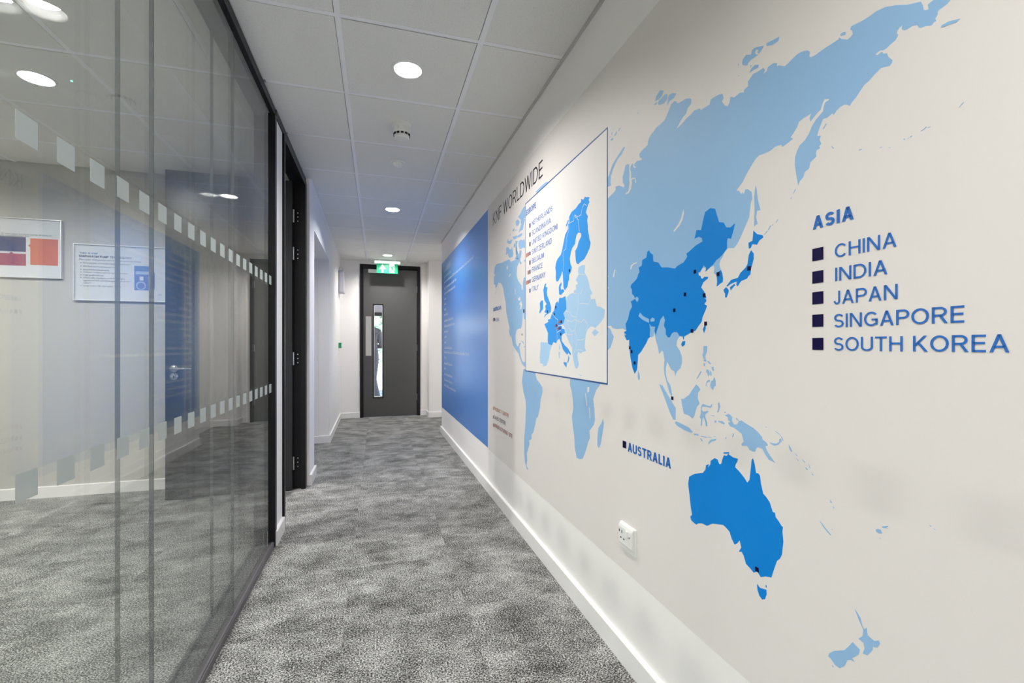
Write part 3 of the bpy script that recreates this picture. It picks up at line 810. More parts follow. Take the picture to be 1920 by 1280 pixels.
# ------------------------------------------------------------------ mural on the right wall
LIGHT_LAND=json.loads("[[[16647,17104],[15845,16969],[15629,17011],[15403,17052],[15280,17099],[15305,17194],[15256,17215],[15039,17174],[14713,16998],[14667,17055],[14782,17201],[14791,17409],[14667,17605],[14599,17758],[14443,17735],[14354,17689],[14354,17513],[14333,17341],[14354,17161],[14333,17037],[14376,16864],[14421,16760],[14622,16754],[14599,16711],[14398,16683],[14224,16790],[14181,16985],[14198,17093],[14095,17092],[13985,17054],[13968,16913],[13906,16880],[13927,17002],[13981,17094],[14116,17141],[14224,17135],[14224,17349],[14289,17489],[14267,17575],[14181,17635],[14116,17634],[14095,17510],[14010,17433],[13885,17421],[14010,17490],[14053,17541],[13989,17586],[13844,17610],[13700,17577],[13560,17534],[13560,17590],[13680,17671],[13709,17795],[13600,17841],[13363,17878],[13209,17901],[13209,17989],[13152,18074],[13058,18141],[12910,18184],[12728,18251],[12481,18253],[12310,18288],[12242,18328],[12024,18558],[11978,18602],[11838,18626],[11727,18570],[11700,18497],[11592,18460],[11459,18443],[11276,18417],[11099,18333],[11059,18262],[11074,18164],[11225,18107],[11276,17998],[11406,17959],[11538,17885],[11727,17748],[11592,17766],[11380,17811],[11276,17846],[11099,17862],[10926,17909],[10710,17852],[10663,17790],[10501,17780],[10320,17768],[10276,17886],[10123,17869],[9974,17853],[9848,17802],[9807,17675],[9869,17617],[9766,17460],[9665,17395],[9605,17453],[9574,17578],[9507,17550],[9449,17505],[9353,17513],[9258,17521],[9129,17467],[9129,17524],[9002,17540],[9009,17656],[8895,17719],[8860,17754],[8688,17725],[8554,17729],[8505,17647],[8554,17581],[8456,17592],[8423,17667],[8343,17673],[8264,17666],[8170,17611],[8186,17555],[8109,17523],[8048,17475],[7973,17423],[7900,17439],[7784,17471],[7670,17502],[7532,17480],[7424,17433],[7371,17369],[7384,17280],[7344,17244],[7240,17229],[7138,17238],[7014,17243],[6900,17240],[6774,17241],[6745,17264],[6703,17209],[6593,17125],[6539,17131],[6485,17163],[6499,17238],[6539,17284],[6512,17327],[6406,17310],[6303,17292],[6202,17289],[6066,17297],[5912,17265],[5707,17156],[5576,17063],[5366,16968],[5335,16881],[5325,16804],[5295,16778],[5255,16767],[5269,16846],[5226,16860],[5186,16867],[5033,16913],[4850,16886],[4710,16802],[4745,16742],[4959,16703],[4996,16674],[5043,16662],[5109,16653],[5132,16635],[5128,16598],[5138,16582],[5163,16554],[5151,16501],[5177,16506],[5216,16476],[5305,16524],[5366,16534],[5397,16561],[5417,16615],[5490,16647],[5576,16644],[5619,16660],[5652,16706],[5641,16759],[5674,16757],[5718,16726],[5729,16684],[5707,16645],[5718,16616],[5752,16576],[5820,16558],[5889,16527],[5947,16525],[6006,16554],[6083,16533],[6042,16500],[5971,16515],[5940,16458],[5889,16440],[5865,16363],[5797,16261],[5808,16218],[5842,16189],[5982,16233],[6103,16175],[6202,16114],[6277,16091],[6354,16015],[6432,15937],[6512,15885],[6544,15839],[6579,15878],[6648,15918],[6731,15914],[6802,15880],[6859,15819],[6888,15867],[6991,15832],[7081,15846],[7111,15798],[7142,15732],[7188,15638],[7210,15562],[7127,15534],[7157,15467],[7118,15365],[7167,15334],[7142,15289],[7219,15278],[7235,15226],[7229,15152],[7361,15087],[7393,14968],[7491,14930],[7524,14838],[7608,14777],[7645,14700],[7680,14888],[7725,15161],[7719,15329],[7670,15452],[7607,15539],[7482,15598],[7390,15696],[7330,15807],[7241,15902],[7157,15954],[7081,16002],[7072,16069],[7036,16158],[6953,16167],[6962,16185],[7051,16228],[7093,16165],[7136,16058],[7188,16040],[7266,15992],[7361,15926],[7377,16001],[7345,16088],[7410,16075],[7524,16070],[7624,16043],[7675,15946],[7761,15864],[7831,15803],[7768,15749],[7866,15720],[8036,15683],[8070,15747],[8228,15769],[8355,15730],[8495,15732],[8674,15751],[8771,15711],[8871,15623],[8992,15509],[9095,15401],[9158,15310],[9264,15231],[9372,15158],[9286,15123],[9221,15021],[9179,15056],[9158,15001],[9116,15020],[9095,15094],[9013,15074],[8891,14964],[8871,14799],[8911,14748],[8939,14597],[8972,14382],[9095,14189],[9221,13992],[9350,13823],[9460,13747],[9572,13769],[9640,13783],[9709,13746],[9802,13679],[9839,13600],[9920,13529],[9953,13431],[9920,13287],[9896,13283],[9849,13172],[9825,13031],[9837,12947],[10040,12869],[10053,13150],[10163,13223],[10139,13339],[10163,13431],[10289,13399],[10494,13315],[10468,13428],[10600,13431],[10761,13338],[10747,13252],[10640,13154],[10378,13162],[10391,13110],[10573,13027],[10648,12908],[10534,12785],[10494,12708],[10442,12540],[10520,12439],[10429,12377],[10468,12272],[10600,12081],[10680,11921],[10898,11726],[11153,11658],[11388,11548],[11569,11590],[11692,11474],[11724,11316],[11569,11159],[11478,11004],[11466,10810],[11538,10651],[11692,10545],[11786,10401],[11818,10538],[11978,10590],[12076,10707],[12175,10818],[12242,10618],[12242,10454],[12175,10254],[12011,10104],[11927,9829],[11959,9778],[12076,9895],[12175,10131],[12310,10409],[12344,10614],[12310,10863],[12378,11130],[12447,11150],[12586,11044],[12657,11275],[12764,11487],[12851,11745],[12873,11617],[12983,11585],[13095,11600],[13286,11406],[13600,11094],[13778,11001],[13844,10499],[13994,10340],[14138,10531],[14267,10898],[14354,11319],[14354,11530],[14514,11499],[14667,11654],[14713,11798],[14532,11841],[14805,11936],[15183,11925],[15528,11973],[15649,12078],[15782,12058],[17724,12139]],[[15907,12038],[15680,11938],[15558,11773],[15428,11659],[15528,11471],[15680,11244],[15907,11126],[16314,11122],[16314,12054]],[[16424,17616],[15860,17403],[15629,17376],[15690,17524],[15654,17739],[15453,17967],[15183,18163],[14851,18252],[14645,18396],[14690,18450],[14805,18426],[15111,18306],[15329,18219],[15528,18121],[15705,17934],[15845,17781],[16424,17958]],[[13664,12430],[13480,12297],[13133,12179],[13148,12058],[13480,12163],[13762,12314]],[[13058,12162],[12946,12221],[12822,12170],[12836,12094],[13043,12088]],[[13968,12946],[13844,12993],[13745,12901],[13819,12795],[13910,12849]],[[13118,12035],[13028,11940],[12793,11913],[12873,11702],[12873,11617],[12983,11585],[13073,11612],[13058,11837]],[[8771,15083],[8744,14980],[8713,14751],[8635,14463],[8732,14475],[8760,14326],[8713,14157],[8771,14156],[8819,14121],[8811,14339],[8803,14558],[8819,14815],[8791,14995]],[[13794,10479],[13696,10348],[13664,10193],[13745,10133],[13811,10228]],[[10557,11301],[10406,11301],[10420,11143],[10488,11032],[10465,10953],[10557,10951],[10603,11061],[10566,11110]],[[10557,10935],[10451,10938],[10442,10884],[10534,10881]],[[10420,10907],[10352,10900],[10263,10834],[10308,10807],[10388,10867]],[[10557,10830],[10488,10826],[10506,10746],[10543,10760]],[[10254,10741],[10176,10751],[10154,10653],[10197,10635],[10228,10680]],[[10442,10670],[10361,10658],[10308,10567],[10361,10470],[10397,10546],[10451,10600]],[[10308,10645],[10263,10616],[10241,10524],[10285,10506]],[[10664,10611],[10636,10590],[10815,10385],[10835,10397]],[[10141,10484],[10098,10395],[10089,10257],[10154,10221],[10184,10132],[10272,10180],[10299,10240],[10263,10367],[10197,10388]],[[10420,10356],[10330,10400],[10299,10371],[10361,10329],[10433,10308],[10442,10203],[10469,10226],[10451,10306]],[[10860,10228],[10772,10187],[10680,10103],[10788,10001],[10788,9834],[10707,9714],[10826,9607],[10871,9508],[10937,9331],[11010,9252],[11153,9318],[11388,9342],[11447,9528],[11508,9755],[11388,9768],[11153,9908],[11039,10033]],[[12586,10098],[12412,10071],[12142,9807],[11946,9626],[11755,9450],[11767,9090],[11882,9093],[12043,9291],[12209,9555],[12412,9863]],[[11742,9066],[11447,9023],[11153,8976],[10993,8872],[11067,8839],[11388,8870],[11692,8936],[11799,9006]],[[10961,8840],[10864,8857],[10815,8834],[10912,8799]],[[10825,8871],[10720,8835],[10815,8808]],[[10664,8836],[10420,8844],[10442,8821],[10650,8816]],[[10397,8854],[10241,8878],[10241,8865],[10397,8842]],[[10154,8919],[10089,8925],[10098,8911],[10150,8904]],[[10697,8759],[10650,8762],[10580,8702],[10636,8691]],[[10352,8731],[10263,8811],[10068,8865],[10089,8820],[10241,8753],[10375,8648]],[[9484,9115],[9453,9114],[9477,9017],[9508,9022]],[[9731,8974],[9706,8973],[9722,8916],[9739,8925]],[[10636,9668],[10580,9722],[10420,9694],[10308,9693],[10219,9766],[10228,9687],[10308,9646],[10442,9660],[10603,9640],[10636,9565],[10580,9515],[10488,9528],[10361,9560],[10397,9508],[10497,9447],[10488,9369],[10420,9253],[10406,9130],[10465,9136],[10488,9243],[10543,9345],[10580,9356],[10603,9256],[10617,9120],[10673,9111],[10650,9281],[10711,9336],[10664,9455],[10664,9568]],[[10012,9806],[9962,9836],[9928,9725],[9970,9628],[10004,9563],[10038,9573],[9996,9686]],[[10141,9328],[10068,9346],[10068,9294],[10124,9285]],[[9996,9351],[9837,9360],[9763,9312],[9796,9286],[9983,9322]],[[10272,9457],[10132,9459],[10141,9445],[10263,9446]],[[9788,9605],[9722,9614],[9735,9591],[9779,9588]],[[9755,9523],[9634,9585],[9575,9563],[9508,9514],[9523,9424],[9438,9336],[9342,9366],[9285,9455],[9203,9480],[9064,9425],[8850,9363],[8713,9290],[8584,9192],[8578,9139],[8472,9092],[8420,9036],[8495,8994],[8446,8897],[8350,8799],[8271,8726],[8217,8673],[8286,8696],[8398,8709],[8512,8829],[8578,8923],[8713,8935],[8764,8883],[8781,8810],[8850,8795],[8956,8814],[9028,8897],[9192,8863],[9218,8900],[9137,8973],[9174,9080],[9203,9160],[9438,9257],[9594,9280],[9654,9359],[9555,9390],[9654,9419],[9654,9493]],[[9380,9519],[9285,9467],[9301,9453],[9384,9486]],[[8375,9112],[8302,9108],[8193,9122],[8116,9177],[8116,9229],[8070,9263],[8055,9202],[8131,9109],[8239,9061],[8334,9081]],[[8233,9402],[8146,9366],[8040,9295],[8010,9219],[8028,9215],[8064,9303],[8162,9358],[8230,9390]],[[7877,9161],[7833,9120],[7781,9030],[7819,9022],[7862,9088]],[[7724,9025],[7657,8966],[7673,8957]],[[7690,8926],[7629,8866],[7648,8861]],[[7565,8938],[7475,8871],[7497,8866]],[[7483,8784],[7403,8739],[7448,8727]],[[7400,8873],[7358,8775],[7379,8781]],[[7342,8702],[7272,8654],[7311,8655]],[[8495,9445],[8453,9446],[8459,9435],[8499,9433]],[[6451,6381],[6401,6341],[6345,6273],[6303,6137],[6269,6105],[6234,6160],[6217,6030],[6100,5997],[6019,6054],[6003,6006],[6051,5907],[6117,5883],[6134,5803],[6217,5663],[6303,5643],[6269,5753],[6286,5848],[6380,5868],[6303,5961],[6296,6088],[6373,6221]],[[6487,5738],[6426,5708],[6355,5681],[6373,5581],[6497,5428],[6451,5387],[6515,5381],[6588,5333],[6644,5186],[6738,5079],[6834,5078],[6913,5140],[6972,5158],[6952,5228],[6854,5339],[6644,5487],[6570,5599]],[[6893,5040],[6854,5028],[6877,5001]],[[7150,7775],[7119,7759],[7036,7681],[6915,7589],[6926,7565],[6979,7602],[7086,7686]],[[6075,8003],[6048,8034],[5989,8042],[5963,7983],[6022,7960],[6061,7973]],[[5972,8101],[5867,8154],[5864,8142],[5911,8110],[5860,8108],[5918,8094],[5963,8083]],[[6936,8279],[6920,8254],[6894,8239],[6899,8215],[6923,8215]],[[6884,8174],[6846,8133],[6862,8117]],[[6899,7718],[6875,7696],[6891,7690]],[[5256,8401],[5214,8395],[5223,8379]],[[5196,8373],[5153,8359],[5169,8355]],[[6015,7883],[5982,7890],[6009,7874]],[[12538,19324],[12356,19227],[12386,19152],[12477,19091],[12599,19080],[12787,19110],[12742,19247]],[[12327,19067],[12179,19026],[12179,18865],[12327,18814],[12568,18881],[12661,18965],[12599,19025],[12447,19038]],[[12882,19038],[12692,19047],[12724,18977]],[[12092,18945],[11922,18908],[11727,18806],[11838,18724],[12035,18737],[12179,18668],[12121,18835]],[[8109,18165],[8140,18086],[8295,18093],[8456,18167],[8456,18234],[8327,18205],[8232,18184]],[[8537,18226],[8621,18148],[8722,18114],[8791,18114],[8895,18122],[9002,18101],[9020,18056],[9147,18130],[9191,18199],[9166,18283],[9056,18330],[8913,18244],[8878,18333],[8791,18340]],[[8688,17875],[8705,17817],[8843,17841],[8966,17842],[8895,17913],[8791,17933]],[[8931,18003],[8888,17984],[8931,17942]],[[9315,18271],[9288,18241],[9304,18193]],[[9326,17990],[9266,17941],[9296,17949]],[[13848,19236],[13747,19227],[13776,19201]],[[5086,16355],[5080,16385],[4978,16383],[4836,16327],[4886,16300],[4978,16328],[5043,16338]],[[6731,17309],[6675,17319],[6615,17288],[6626,17241],[6703,17264]],[[7096,15649],[7015,15730],[7003,15711],[7066,15646]],[[6376,14944],[6315,14935],[6321,14922],[6370,14925]],[[4859,14966],[4797,15027],[4791,15018],[4847,14970]],[[5373,14838],[5315,14859],[5292,14881],[5285,14871],[5308,14845],[5363,14834]],[[5282,14859],[5226,14848],[5240,14839]],[[5525,14812],[5495,14824],[5490,14810],[5518,14798]],[[5570,14800],[5535,14805],[5535,14796]],[[5626,14819],[5605,14818],[5600,14800],[5616,14795]],[[5880,14788],[5825,14754],[5831,14748]],[[6001,14818],[5973,14833],[5969,14821],[5993,14810]],[[6903,15232],[6851,15169],[6859,15159],[6897,15202]],[[15782,19286],[15629,19231],[15654,19209]],[[15680,19114],[15553,19135],[15453,19079],[15478,19040],[15629,19067]],[[15604,19283],[15568,19381],[15538,19350],[15553,19256]],[[15403,19158],[15280,19203],[15207,19244],[15207,19170],[15329,19125]],[[15111,19201],[14968,19271],[14936,19244],[15063,19180]],[[15503,19414],[15468,19436],[15448,19410]],[[7768,14575],[7709,14656],[7703,14634],[7751,14570]],[[7833,14481],[7800,14514],[7807,14473]],[[8428,13947],[8355,14036],[8336,14016],[8410,13943]],[[8540,13867],[8447,13937],[8435,13919],[8533,13859]],[[8210,14059],[8157,14129],[8147,14108],[8196,14055]],[[8318,14026],[8275,14052],[8282,14023]],[[31883,17219],[30996,17113],[29667,17062],[29195,17021],[28737,16895],[28588,16782],[27719,16755],[27440,16871],[27719,17049],[27719,17554],[27495,17507],[27440,16913],[27031,16672],[26764,16583],[27031,16467],[27440,16247],[27578,15768],[27302,15395],[27031,15235],[26580,14973],[26502,14680],[26322,14699],[26296,15097],[26118,15392],[24909,15219],[24909,12627],[26118,12924],[26245,13491],[26373,12938],[26502,12583],[26685,12347],[27031,12384],[27578,12296],[27803,11924],[27719,11502],[27440,11267],[27166,11333],[27031,11481],[26685,11495],[27031,11210],[26897,11047],[26764,10763],[26502,10445],[26245,10332],[24909,10416],[24909,10034],[26118,10098],[26502,10243],[26897,10556],[27166,10838],[27719,11039],[28292,11334],[28737,11943],[29195,12614],[29508,13027],[29892,13588],[30087,14327],[30485,14915],[30653,15302],[31170,15692],[31883,15852],[32439,15566],[32704,15549],[32819,15809],[33208,15908],[33208,16404],[32819,16545],[33208,16702],[32935,17154],[32439,17266]],[[29707,17931],[29351,17858],[29118,17678],[28719,17598],[28551,17726],[28384,17434],[28274,17251],[28384,17047],[29118,17118],[29410,17304],[29528,17493],[29827,17450],[30010,17485],[29888,17664],[29924,17908]],[[27115,17769],[26764,17784],[26182,17625],[26087,17694],[25899,17474],[25899,17118],[26373,17215],[26665,17184],[27014,17316],[27166,17563]],[[27789,17947],[27319,17813],[27579,17619],[27526,17357],[27166,17006],[26864,17163],[26567,17073],[26665,16697],[26964,16629],[28003,16849],[27579,16960],[27789,17347]],[[28003,17867],[27842,17738],[27896,17559],[28111,17571],[28198,17749]],[[29351,18423],[29445,18310],[29176,18218],[28775,18229],[28439,18171],[28719,18021],[29003,17984],[29528,18162],[29767,18263],[29528,18429]],[[27422,18164],[26764,18150],[26451,18137],[26470,17991],[26964,17982],[27371,18043]],[[28439,18348],[28003,18281],[27474,18222],[27579,18058],[28111,18098],[28274,18214]],[[28439,18735],[28220,18843],[28003,18758],[28111,18593]],[[27789,18706],[27579,18560],[27789,18548]],[[27736,19134],[27526,19205],[27166,19110],[26913,18921],[27166,18770],[27579,18811],[27684,18963]],[[26764,18944],[26373,19023],[25899,18807],[26182,18553],[26325,18288],[26764,18333],[27166,18306],[26864,18541],[26665,18705]],[[27268,19324],[26764,19371],[26373,19565],[25899,19592],[25261,19420],[25261,18639],[25899,18896],[26373,18932],[26864,19062],[27064,19207]],[[28889,18712],[28866,18576],[29026,18515],[29003,18608]],[[26864,16519],[26519,16337],[26764,16258],[26964,16414]],[[26182,16428],[25261,16351],[25261,16061],[25899,16289]],[[32552,15336],[32326,15504],[32477,15376],[32781,15117],[32896,15129]],[[29195,12481],[28737,12030],[28889,11859],[29257,12219]],[[26685,11657],[26245,11556],[26068,11411],[26245,11452],[26580,11591]],[[26118,11292],[25818,11268],[25868,11213],[26118,11236]],[[26198,9915],[26486,9175],[26198,8568],[25775,8077],[25720,7642],[25831,6741],[26055,5811],[26055,4918],[25915,4415],[25582,4100],[25311,4126],[25637,4306],[25501,4603],[25555,5029],[25098,5649],[25178,5850],[24707,6027],[24759,6273],[24453,6439],[24080,7022],[23958,7290],[23670,7457],[23364,7947],[23249,8445],[22953,8876],[23021,9110],[23434,9318],[23837,9452],[24080,9726],[24080,10017]],[[19377,9833],[19427,9555],[19261,9296],[19098,8905],[19049,8505],[19212,8077],[19098,7688],[18937,7178],[18905,6782],[18700,6360],[18392,6366],[18094,6463],[17875,6744],[17661,7107],[17591,7247],[17410,7471],[17451,7775],[17045,8092],[16952,8290],[17005,8770],[17111,9125],[16848,9517],[16528,9755],[16528,10024]],[[16280,8452],[16194,8290],[16280,7982],[16465,7415],[16591,7239],[16744,7297],[16744,7599],[16655,8036],[16403,8256]],[[24099,19840],[23254,19855],[22460,19842],[22007,19687],[22007,18896]]]")
HIGHLIGHT_LAND=json.loads("[[[10289,14985],[10114,14917],[10040,14721],[9968,14528],[9802,14474],[9709,14325],[9572,14291],[9416,14362],[9447,14243],[9549,14000],[9663,14042],[9686,13962],[9686,13793],[9825,13666],[9944,13602],[10065,13555],[10188,13453],[10289,13417],[10468,13311],[10455,13372],[10468,13428],[10547,13496],[10600,13431],[10693,13336],[10761,13338],[10747,13252],[10680,13233],[10640,13154],[10600,13139],[10520,13183],[10378,13162],[10391,13110],[10481,13087],[10573,13027],[10648,12908],[10534,12785],[10494,12708],[10442,12604],[10520,12602],[10442,12540],[10455,12506],[10520,12439],[10429,12395],[10429,12359],[10481,12273],[10600,12081],[10626,11973],[10747,11868],[10871,11734],[11096,11684],[11182,11639],[11299,11604],[11388,11577],[11373,11489],[11417,11509],[11432,11587],[11569,11590],[11692,11711],[11850,11716],[11946,11678],[12043,11559],[12142,11569],[12242,11665],[12242,11809],[12344,11937],[12276,12098],[12364,12244],[12516,12132],[12586,11989],[12707,11783],[12764,11636],[12836,11787],[12793,11913],[13028,11940],[13118,12013],[13073,11838],[13095,11643],[13058,11599],[13209,11536],[13286,11406],[13600,11116],[13778,11001],[13803,10773],[13844,10499],[13994,10340],[14138,10531],[14267,10898],[14354,11319],[14354,11530],[14514,11499],[14667,11678],[14532,11698],[14713,11808],[14532,11841],[14595,12081],[14425,12261],[14311,12536],[14164,12664],[14198,12783],[14267,12850],[13968,12923],[14053,13047],[14164,13105],[14181,13269],[14267,13373],[14198,13457],[14010,13525],[13844,13616],[13778,13743],[13696,13799],[13745,13964],[13560,14001],[13536,14176],[13286,14219],[13247,14387],[13148,14433],[13058,14329],[12910,14235],[12895,14018],[12621,13936],[12447,13752],[12142,13702],[11786,13612],[11692,13668],[11388,13733],[11240,13861],[11269,13962],[11182,13983],[10871,14109],[10600,14161],[10626,14259],[10734,14320],[10926,14307],[10843,14530],[10653,14485],[10573,14738],[10494,14935]],[[8843,14038],[8732,13927],[8578,13869],[8551,13808],[8674,13758],[8732,13676],[8871,13721],[8923,13637],[8980,13633],[8992,13779],[8871,13801],[8851,13939]],[[8911,13587],[8831,13492],[8831,13366],[8871,13246],[8911,13142],[8931,13033],[8921,13080],[8931,13001],[8972,12991],[9043,12922],[9221,12889],[9286,12824],[9329,12772],[9377,12819],[9361,12900],[9572,12861],[9663,12813],[9713,12828],[9549,12967],[9329,12986],[9286,13038],[9243,13097],[9179,13136],[9074,13200],[9095,13171],[9021,13272],[8980,13489]],[[9813,12746],[9720,12804],[9629,12725],[9640,12650],[9697,12537],[9755,12543],[9755,12646],[9790,12684]],[[9594,12780],[9438,12852],[9405,12815],[9493,12759],[9561,12700]],[[10053,13212],[9908,13267],[9849,13172],[9825,13031],[9837,12947],[9944,12918],[9992,12880],[10060,12863],[10036,12991],[10053,13115]],[[10507,11876],[10468,11847],[10473,11766],[10536,11645],[10586,11761]],[[11447,11440],[11316,11446],[11340,11335],[11447,11277],[11508,11347]],[[11411,11575],[11376,11547],[11388,11478],[11417,11529]],[[11148,7582],[10908,7726],[10590,7830],[10478,7956],[10462,8075],[10341,8135],[10385,8018],[10287,8149],[10287,8232],[10128,8345],[10024,8332],[9962,8229],[9896,8245],[9846,8392],[9796,8495],[9697,8500],[9649,8565],[9481,8514],[9318,8516],[9341,8441],[9397,8357],[9411,8283],[9295,8225],[9115,8100],[9027,8015],[8961,8091],[8918,8390],[8897,8581],[8854,8642],[8804,8520],[8762,8313],[8695,8321],[8646,8278],[8626,8135],[8585,7982],[8557,7886],[8485,7850],[8375,7755],[8290,7559],[8229,7564],[8214,7474],[8120,7397],[8053,7328],[8021,7325],[8035,7210],[8010,7002],[8046,6706],[8101,6587],[8176,6507],[8251,6298],[8290,6184],[8328,6063],[8485,6011],[8626,5927],[8687,5980],[8728,6010],[8833,5934],[8918,5979],[9070,6038],[9137,6198],[9204,6272],[9295,6233],[9213,6372],[9272,6522],[9341,6424],[9434,6351],[9528,6454],[9600,6604],[9746,6675],[9821,6694],[9973,6652],[10207,6588],[10423,6447],[10618,6444],[10761,6391],[10849,6319],[11057,6362],[11105,6457],[11027,6533],[11087,6753],[11136,7060],[11197,7365]],[[9821,8562],[9624,8613],[9600,8583],[9796,8532]],[[8737,5723],[8646,5669],[8465,5718],[8457,5618],[8505,5479],[8585,5427],[8666,5477],[8720,5582]],[[8485,5822],[8453,5815],[8461,5753],[8485,5773]]]")
SEA_CUTS=json.loads("[[[11388,15254],[11376,15142],[11447,14968],[11569,14843],[11818,14718],[11869,14750],[11630,14898],[11496,15039],[11435,15197]],[[14285,14006],[14224,14113],[14053,14167],[13827,14160],[13844,14131],[14053,14121],[14164,14056],[14224,13973]],[[15498,13885],[15398,14135],[15300,14144],[15359,14054],[15398,13871]],[[15280,14117],[15203,14006],[15261,14039]],[[15865,14005],[15824,13983],[15845,13950],[15886,13972]],[[15865,13570],[15803,13537],[15824,13488],[15876,13520]],[[17619,9591],[17451,9587],[17493,9396],[17605,9341],[17647,9444]],[[17846,9298],[17789,9304],[17661,8811],[17718,8792]],[[17493,8738],[17437,8745],[17355,8321],[17424,8292]],[[29827,16641],[29571,16688],[29508,16499],[29763,16406]],[[29351,15898],[28949,16059],[28828,15997],[29133,15866]],[[27945,14891],[27832,14877],[27775,14534],[27888,14630]],[[27302,14235],[26843,14312],[26764,14100],[27111,14092]],[[27031,13879],[26633,14047],[26425,13786],[26580,13557],[26843,13536],[26764,13775]],[[28111,17507],[27896,17242],[28003,17008],[28274,17091],[28165,17262]],[[27166,17440],[26964,17029],[27166,16975],[27371,17233]],[[28889,16977],[28551,16851],[28719,16751],[29060,16942]],[[8756,18272],[8688,18216],[8722,18183],[8654,18100],[8756,18149],[8791,18225]]]")
EUROPE_LIGHT=json.loads("[[[20661,11414],[20586,11233],[20642,11088],[20707,11233]],[[20754,11014],[20586,11016],[20614,10727],[20707,10706]],[[23248,11508],[22253,11480],[21631,11306],[21886,11039],[22042,10653],[22360,10294],[22852,10215],[22908,10352],[23306,10377],[23387,10699],[23271,11064]],[[19808,13575],[19343,13682],[18977,13692],[18977,13793],[18739,13799],[18778,14003],[18545,14040],[18774,14233],[18482,14440],[18554,14607],[18482,14751],[18127,14784],[17851,14737],[17851,14587],[17919,14447],[17649,14197],[17517,14000],[17382,13702],[17178,13461],[17348,13402],[17314,13228],[16946,13223],[16783,12905],[16465,12849],[16097,12702],[16188,12417],[16465,12225],[16913,12034],[17111,12088],[17314,12111],[17661,11968],[17803,11718],[17875,11401],[17875,11209],[17731,11099],[18093,11047],[18242,10980],[18545,11042],[18622,10875],[18545,10679],[18453,10518],[18545,10383],[18661,10295],[18857,10336],[19017,10665],[19138,10899],[19179,11237],[19510,11478],[19765,11758],[19983,11904],[19939,12113],[20204,12301],[19983,12608],[20160,12813],[19808,12947]],[[17212,11860],[16913,11989],[16623,11844],[16815,11758],[16978,11701]],[[18506,10072],[18130,10029],[18242,10006]]]")
EUROPE_HIGH=json.loads("[[[17419,17477],[17517,17404],[17419,17271],[17517,17241],[17583,17186],[17683,17066],[17770,16941],[17583,16741],[17649,16580],[17583,16325],[17583,16147],[17465,15883],[17452,15762],[17322,15571],[17419,15371],[17649,15180],[17919,15006],[18338,14943],[18518,14881],[18700,14959],[18789,15116],[18834,15534],[18627,15649],[18482,15867],[18211,16053],[18267,16189],[18482,16271],[18700,16228],[18789,16060],[18849,15852],[19152,15725],[19307,15563],[19424,15294],[19346,15022],[19191,14867],[19307,14660],[19504,14561],[19504,14333],[19584,14298],[19694,14058],[19980,13913],[20142,14049],[20224,14580],[20200,14563],[20284,14878],[20456,14668],[20807,14443],[21032,14474],[21123,14660],[21095,14901],[21169,15192],[21077,15386],[20896,15545],[20456,15686],[20284,15922],[20116,16222],[19949,16518],[19623,16704],[19623,16900],[19464,16990],[19504,17228],[19229,17379],[18774,17409],[18482,17511],[18232,17530],[18232,17667],[18022,17558],[17851,17641],[17750,17580],[17583,17543]],[[19867,16929],[19623,17129],[19543,17076],[19785,16842]],[[20404,14344],[20386,14234],[20496,14140],[20450,13991],[20179,13995],[20045,13873],[20313,13797],[20450,13740],[20681,13800],[20727,14133],[20634,14266]],[[22600,14557],[22383,14549],[22491,14387],[22223,14315],[22329,14056],[22306,14024],[22253,13902],[21938,13563],[21712,13239],[21783,13016],[22467,12908],[22741,12787],[22576,12954],[22306,12995],[22686,13080],[22467,13221],[22576,13386],[22360,13485],[22686,13711],[22796,14117],[22852,14361],[22821,14269],[22710,14453]],[[23191,13719],[22908,13732],[22852,13290],[23364,13047],[23457,13134],[23306,13326],[23387,13595]],[[20294,13589],[19939,13641],[19834,13368],[19808,13017],[20160,12831],[19983,12608],[20204,12336],[20661,12303],[20385,12255],[20294,12126],[20027,12099],[19983,11904],[20204,11874],[20385,11771],[20385,11556],[19939,11305],[19637,11201],[19302,10964],[19343,10878],[19595,10994],[19722,10888],[20204,11128],[20476,11485],[20661,11661],[20943,11563],[21039,11435],[21430,11493],[21631,11325],[22147,11422],[22200,11615],[22147,11962],[22686,12449],[22094,12538],[22200,12659],[21835,12677],[21580,12964],[21331,13059],[21136,13414],[20896,13485],[20801,13348],[20661,13626]],[[20160,10543],[19765,10539],[19808,10293],[20115,10456]],[[19595,10890],[19468,10755],[19595,10544],[19722,10523],[19611,10717]]]")
BORDERS=json.loads("[[[20158,14858],[20116,15153],[20200,15570],[20116,15788],[19867,15838],[19785,16348],[19583,16564],[19504,16935],[18999,16917],[18962,17098],[18849,17146],[18627,16992],[18232,16978],[18127,17254],[17919,17360],[17683,17216]],[[18849,17068],[18518,16838],[18410,16284]],[[19808,12912],[19426,12850],[19179,12646],[18739,12585],[18545,12919],[18506,13607],[18242,13578],[18093,13787]],[[18392,13137],[18093,13127],[17520,13044],[17314,13228]],[[19017,13663],[18545,13628]],[[18739,12585],[18700,12434],[18242,12328],[17947,12441],[17661,12252],[17590,12091],[17767,11971]],[[19983,12608],[19680,12486],[19261,12395],[18937,12480],[18700,12434]],[[19680,12486],[19552,12134],[19179,11950],[18857,12041],[18700,12400]],[[19939,11903],[19552,11823],[19179,11814],[19179,11950]],[[19179,11814],[19179,11543],[19097,11238]],[[18937,12010],[18661,11703],[18622,11570],[18167,11564],[17875,11624]],[[18622,11570],[18778,11205],[19097,10866]],[[18778,11105],[18392,11142],[18093,11112]],[[20943,11966],[20943,11599]],[[21580,12945],[21136,12675],[20848,12585],[20943,12370],[20754,12288],[20294,12269]],[[20754,12288],[21039,12043],[20943,11966],[20476,12061]],[[18482,14440],[17851,14331]]]")
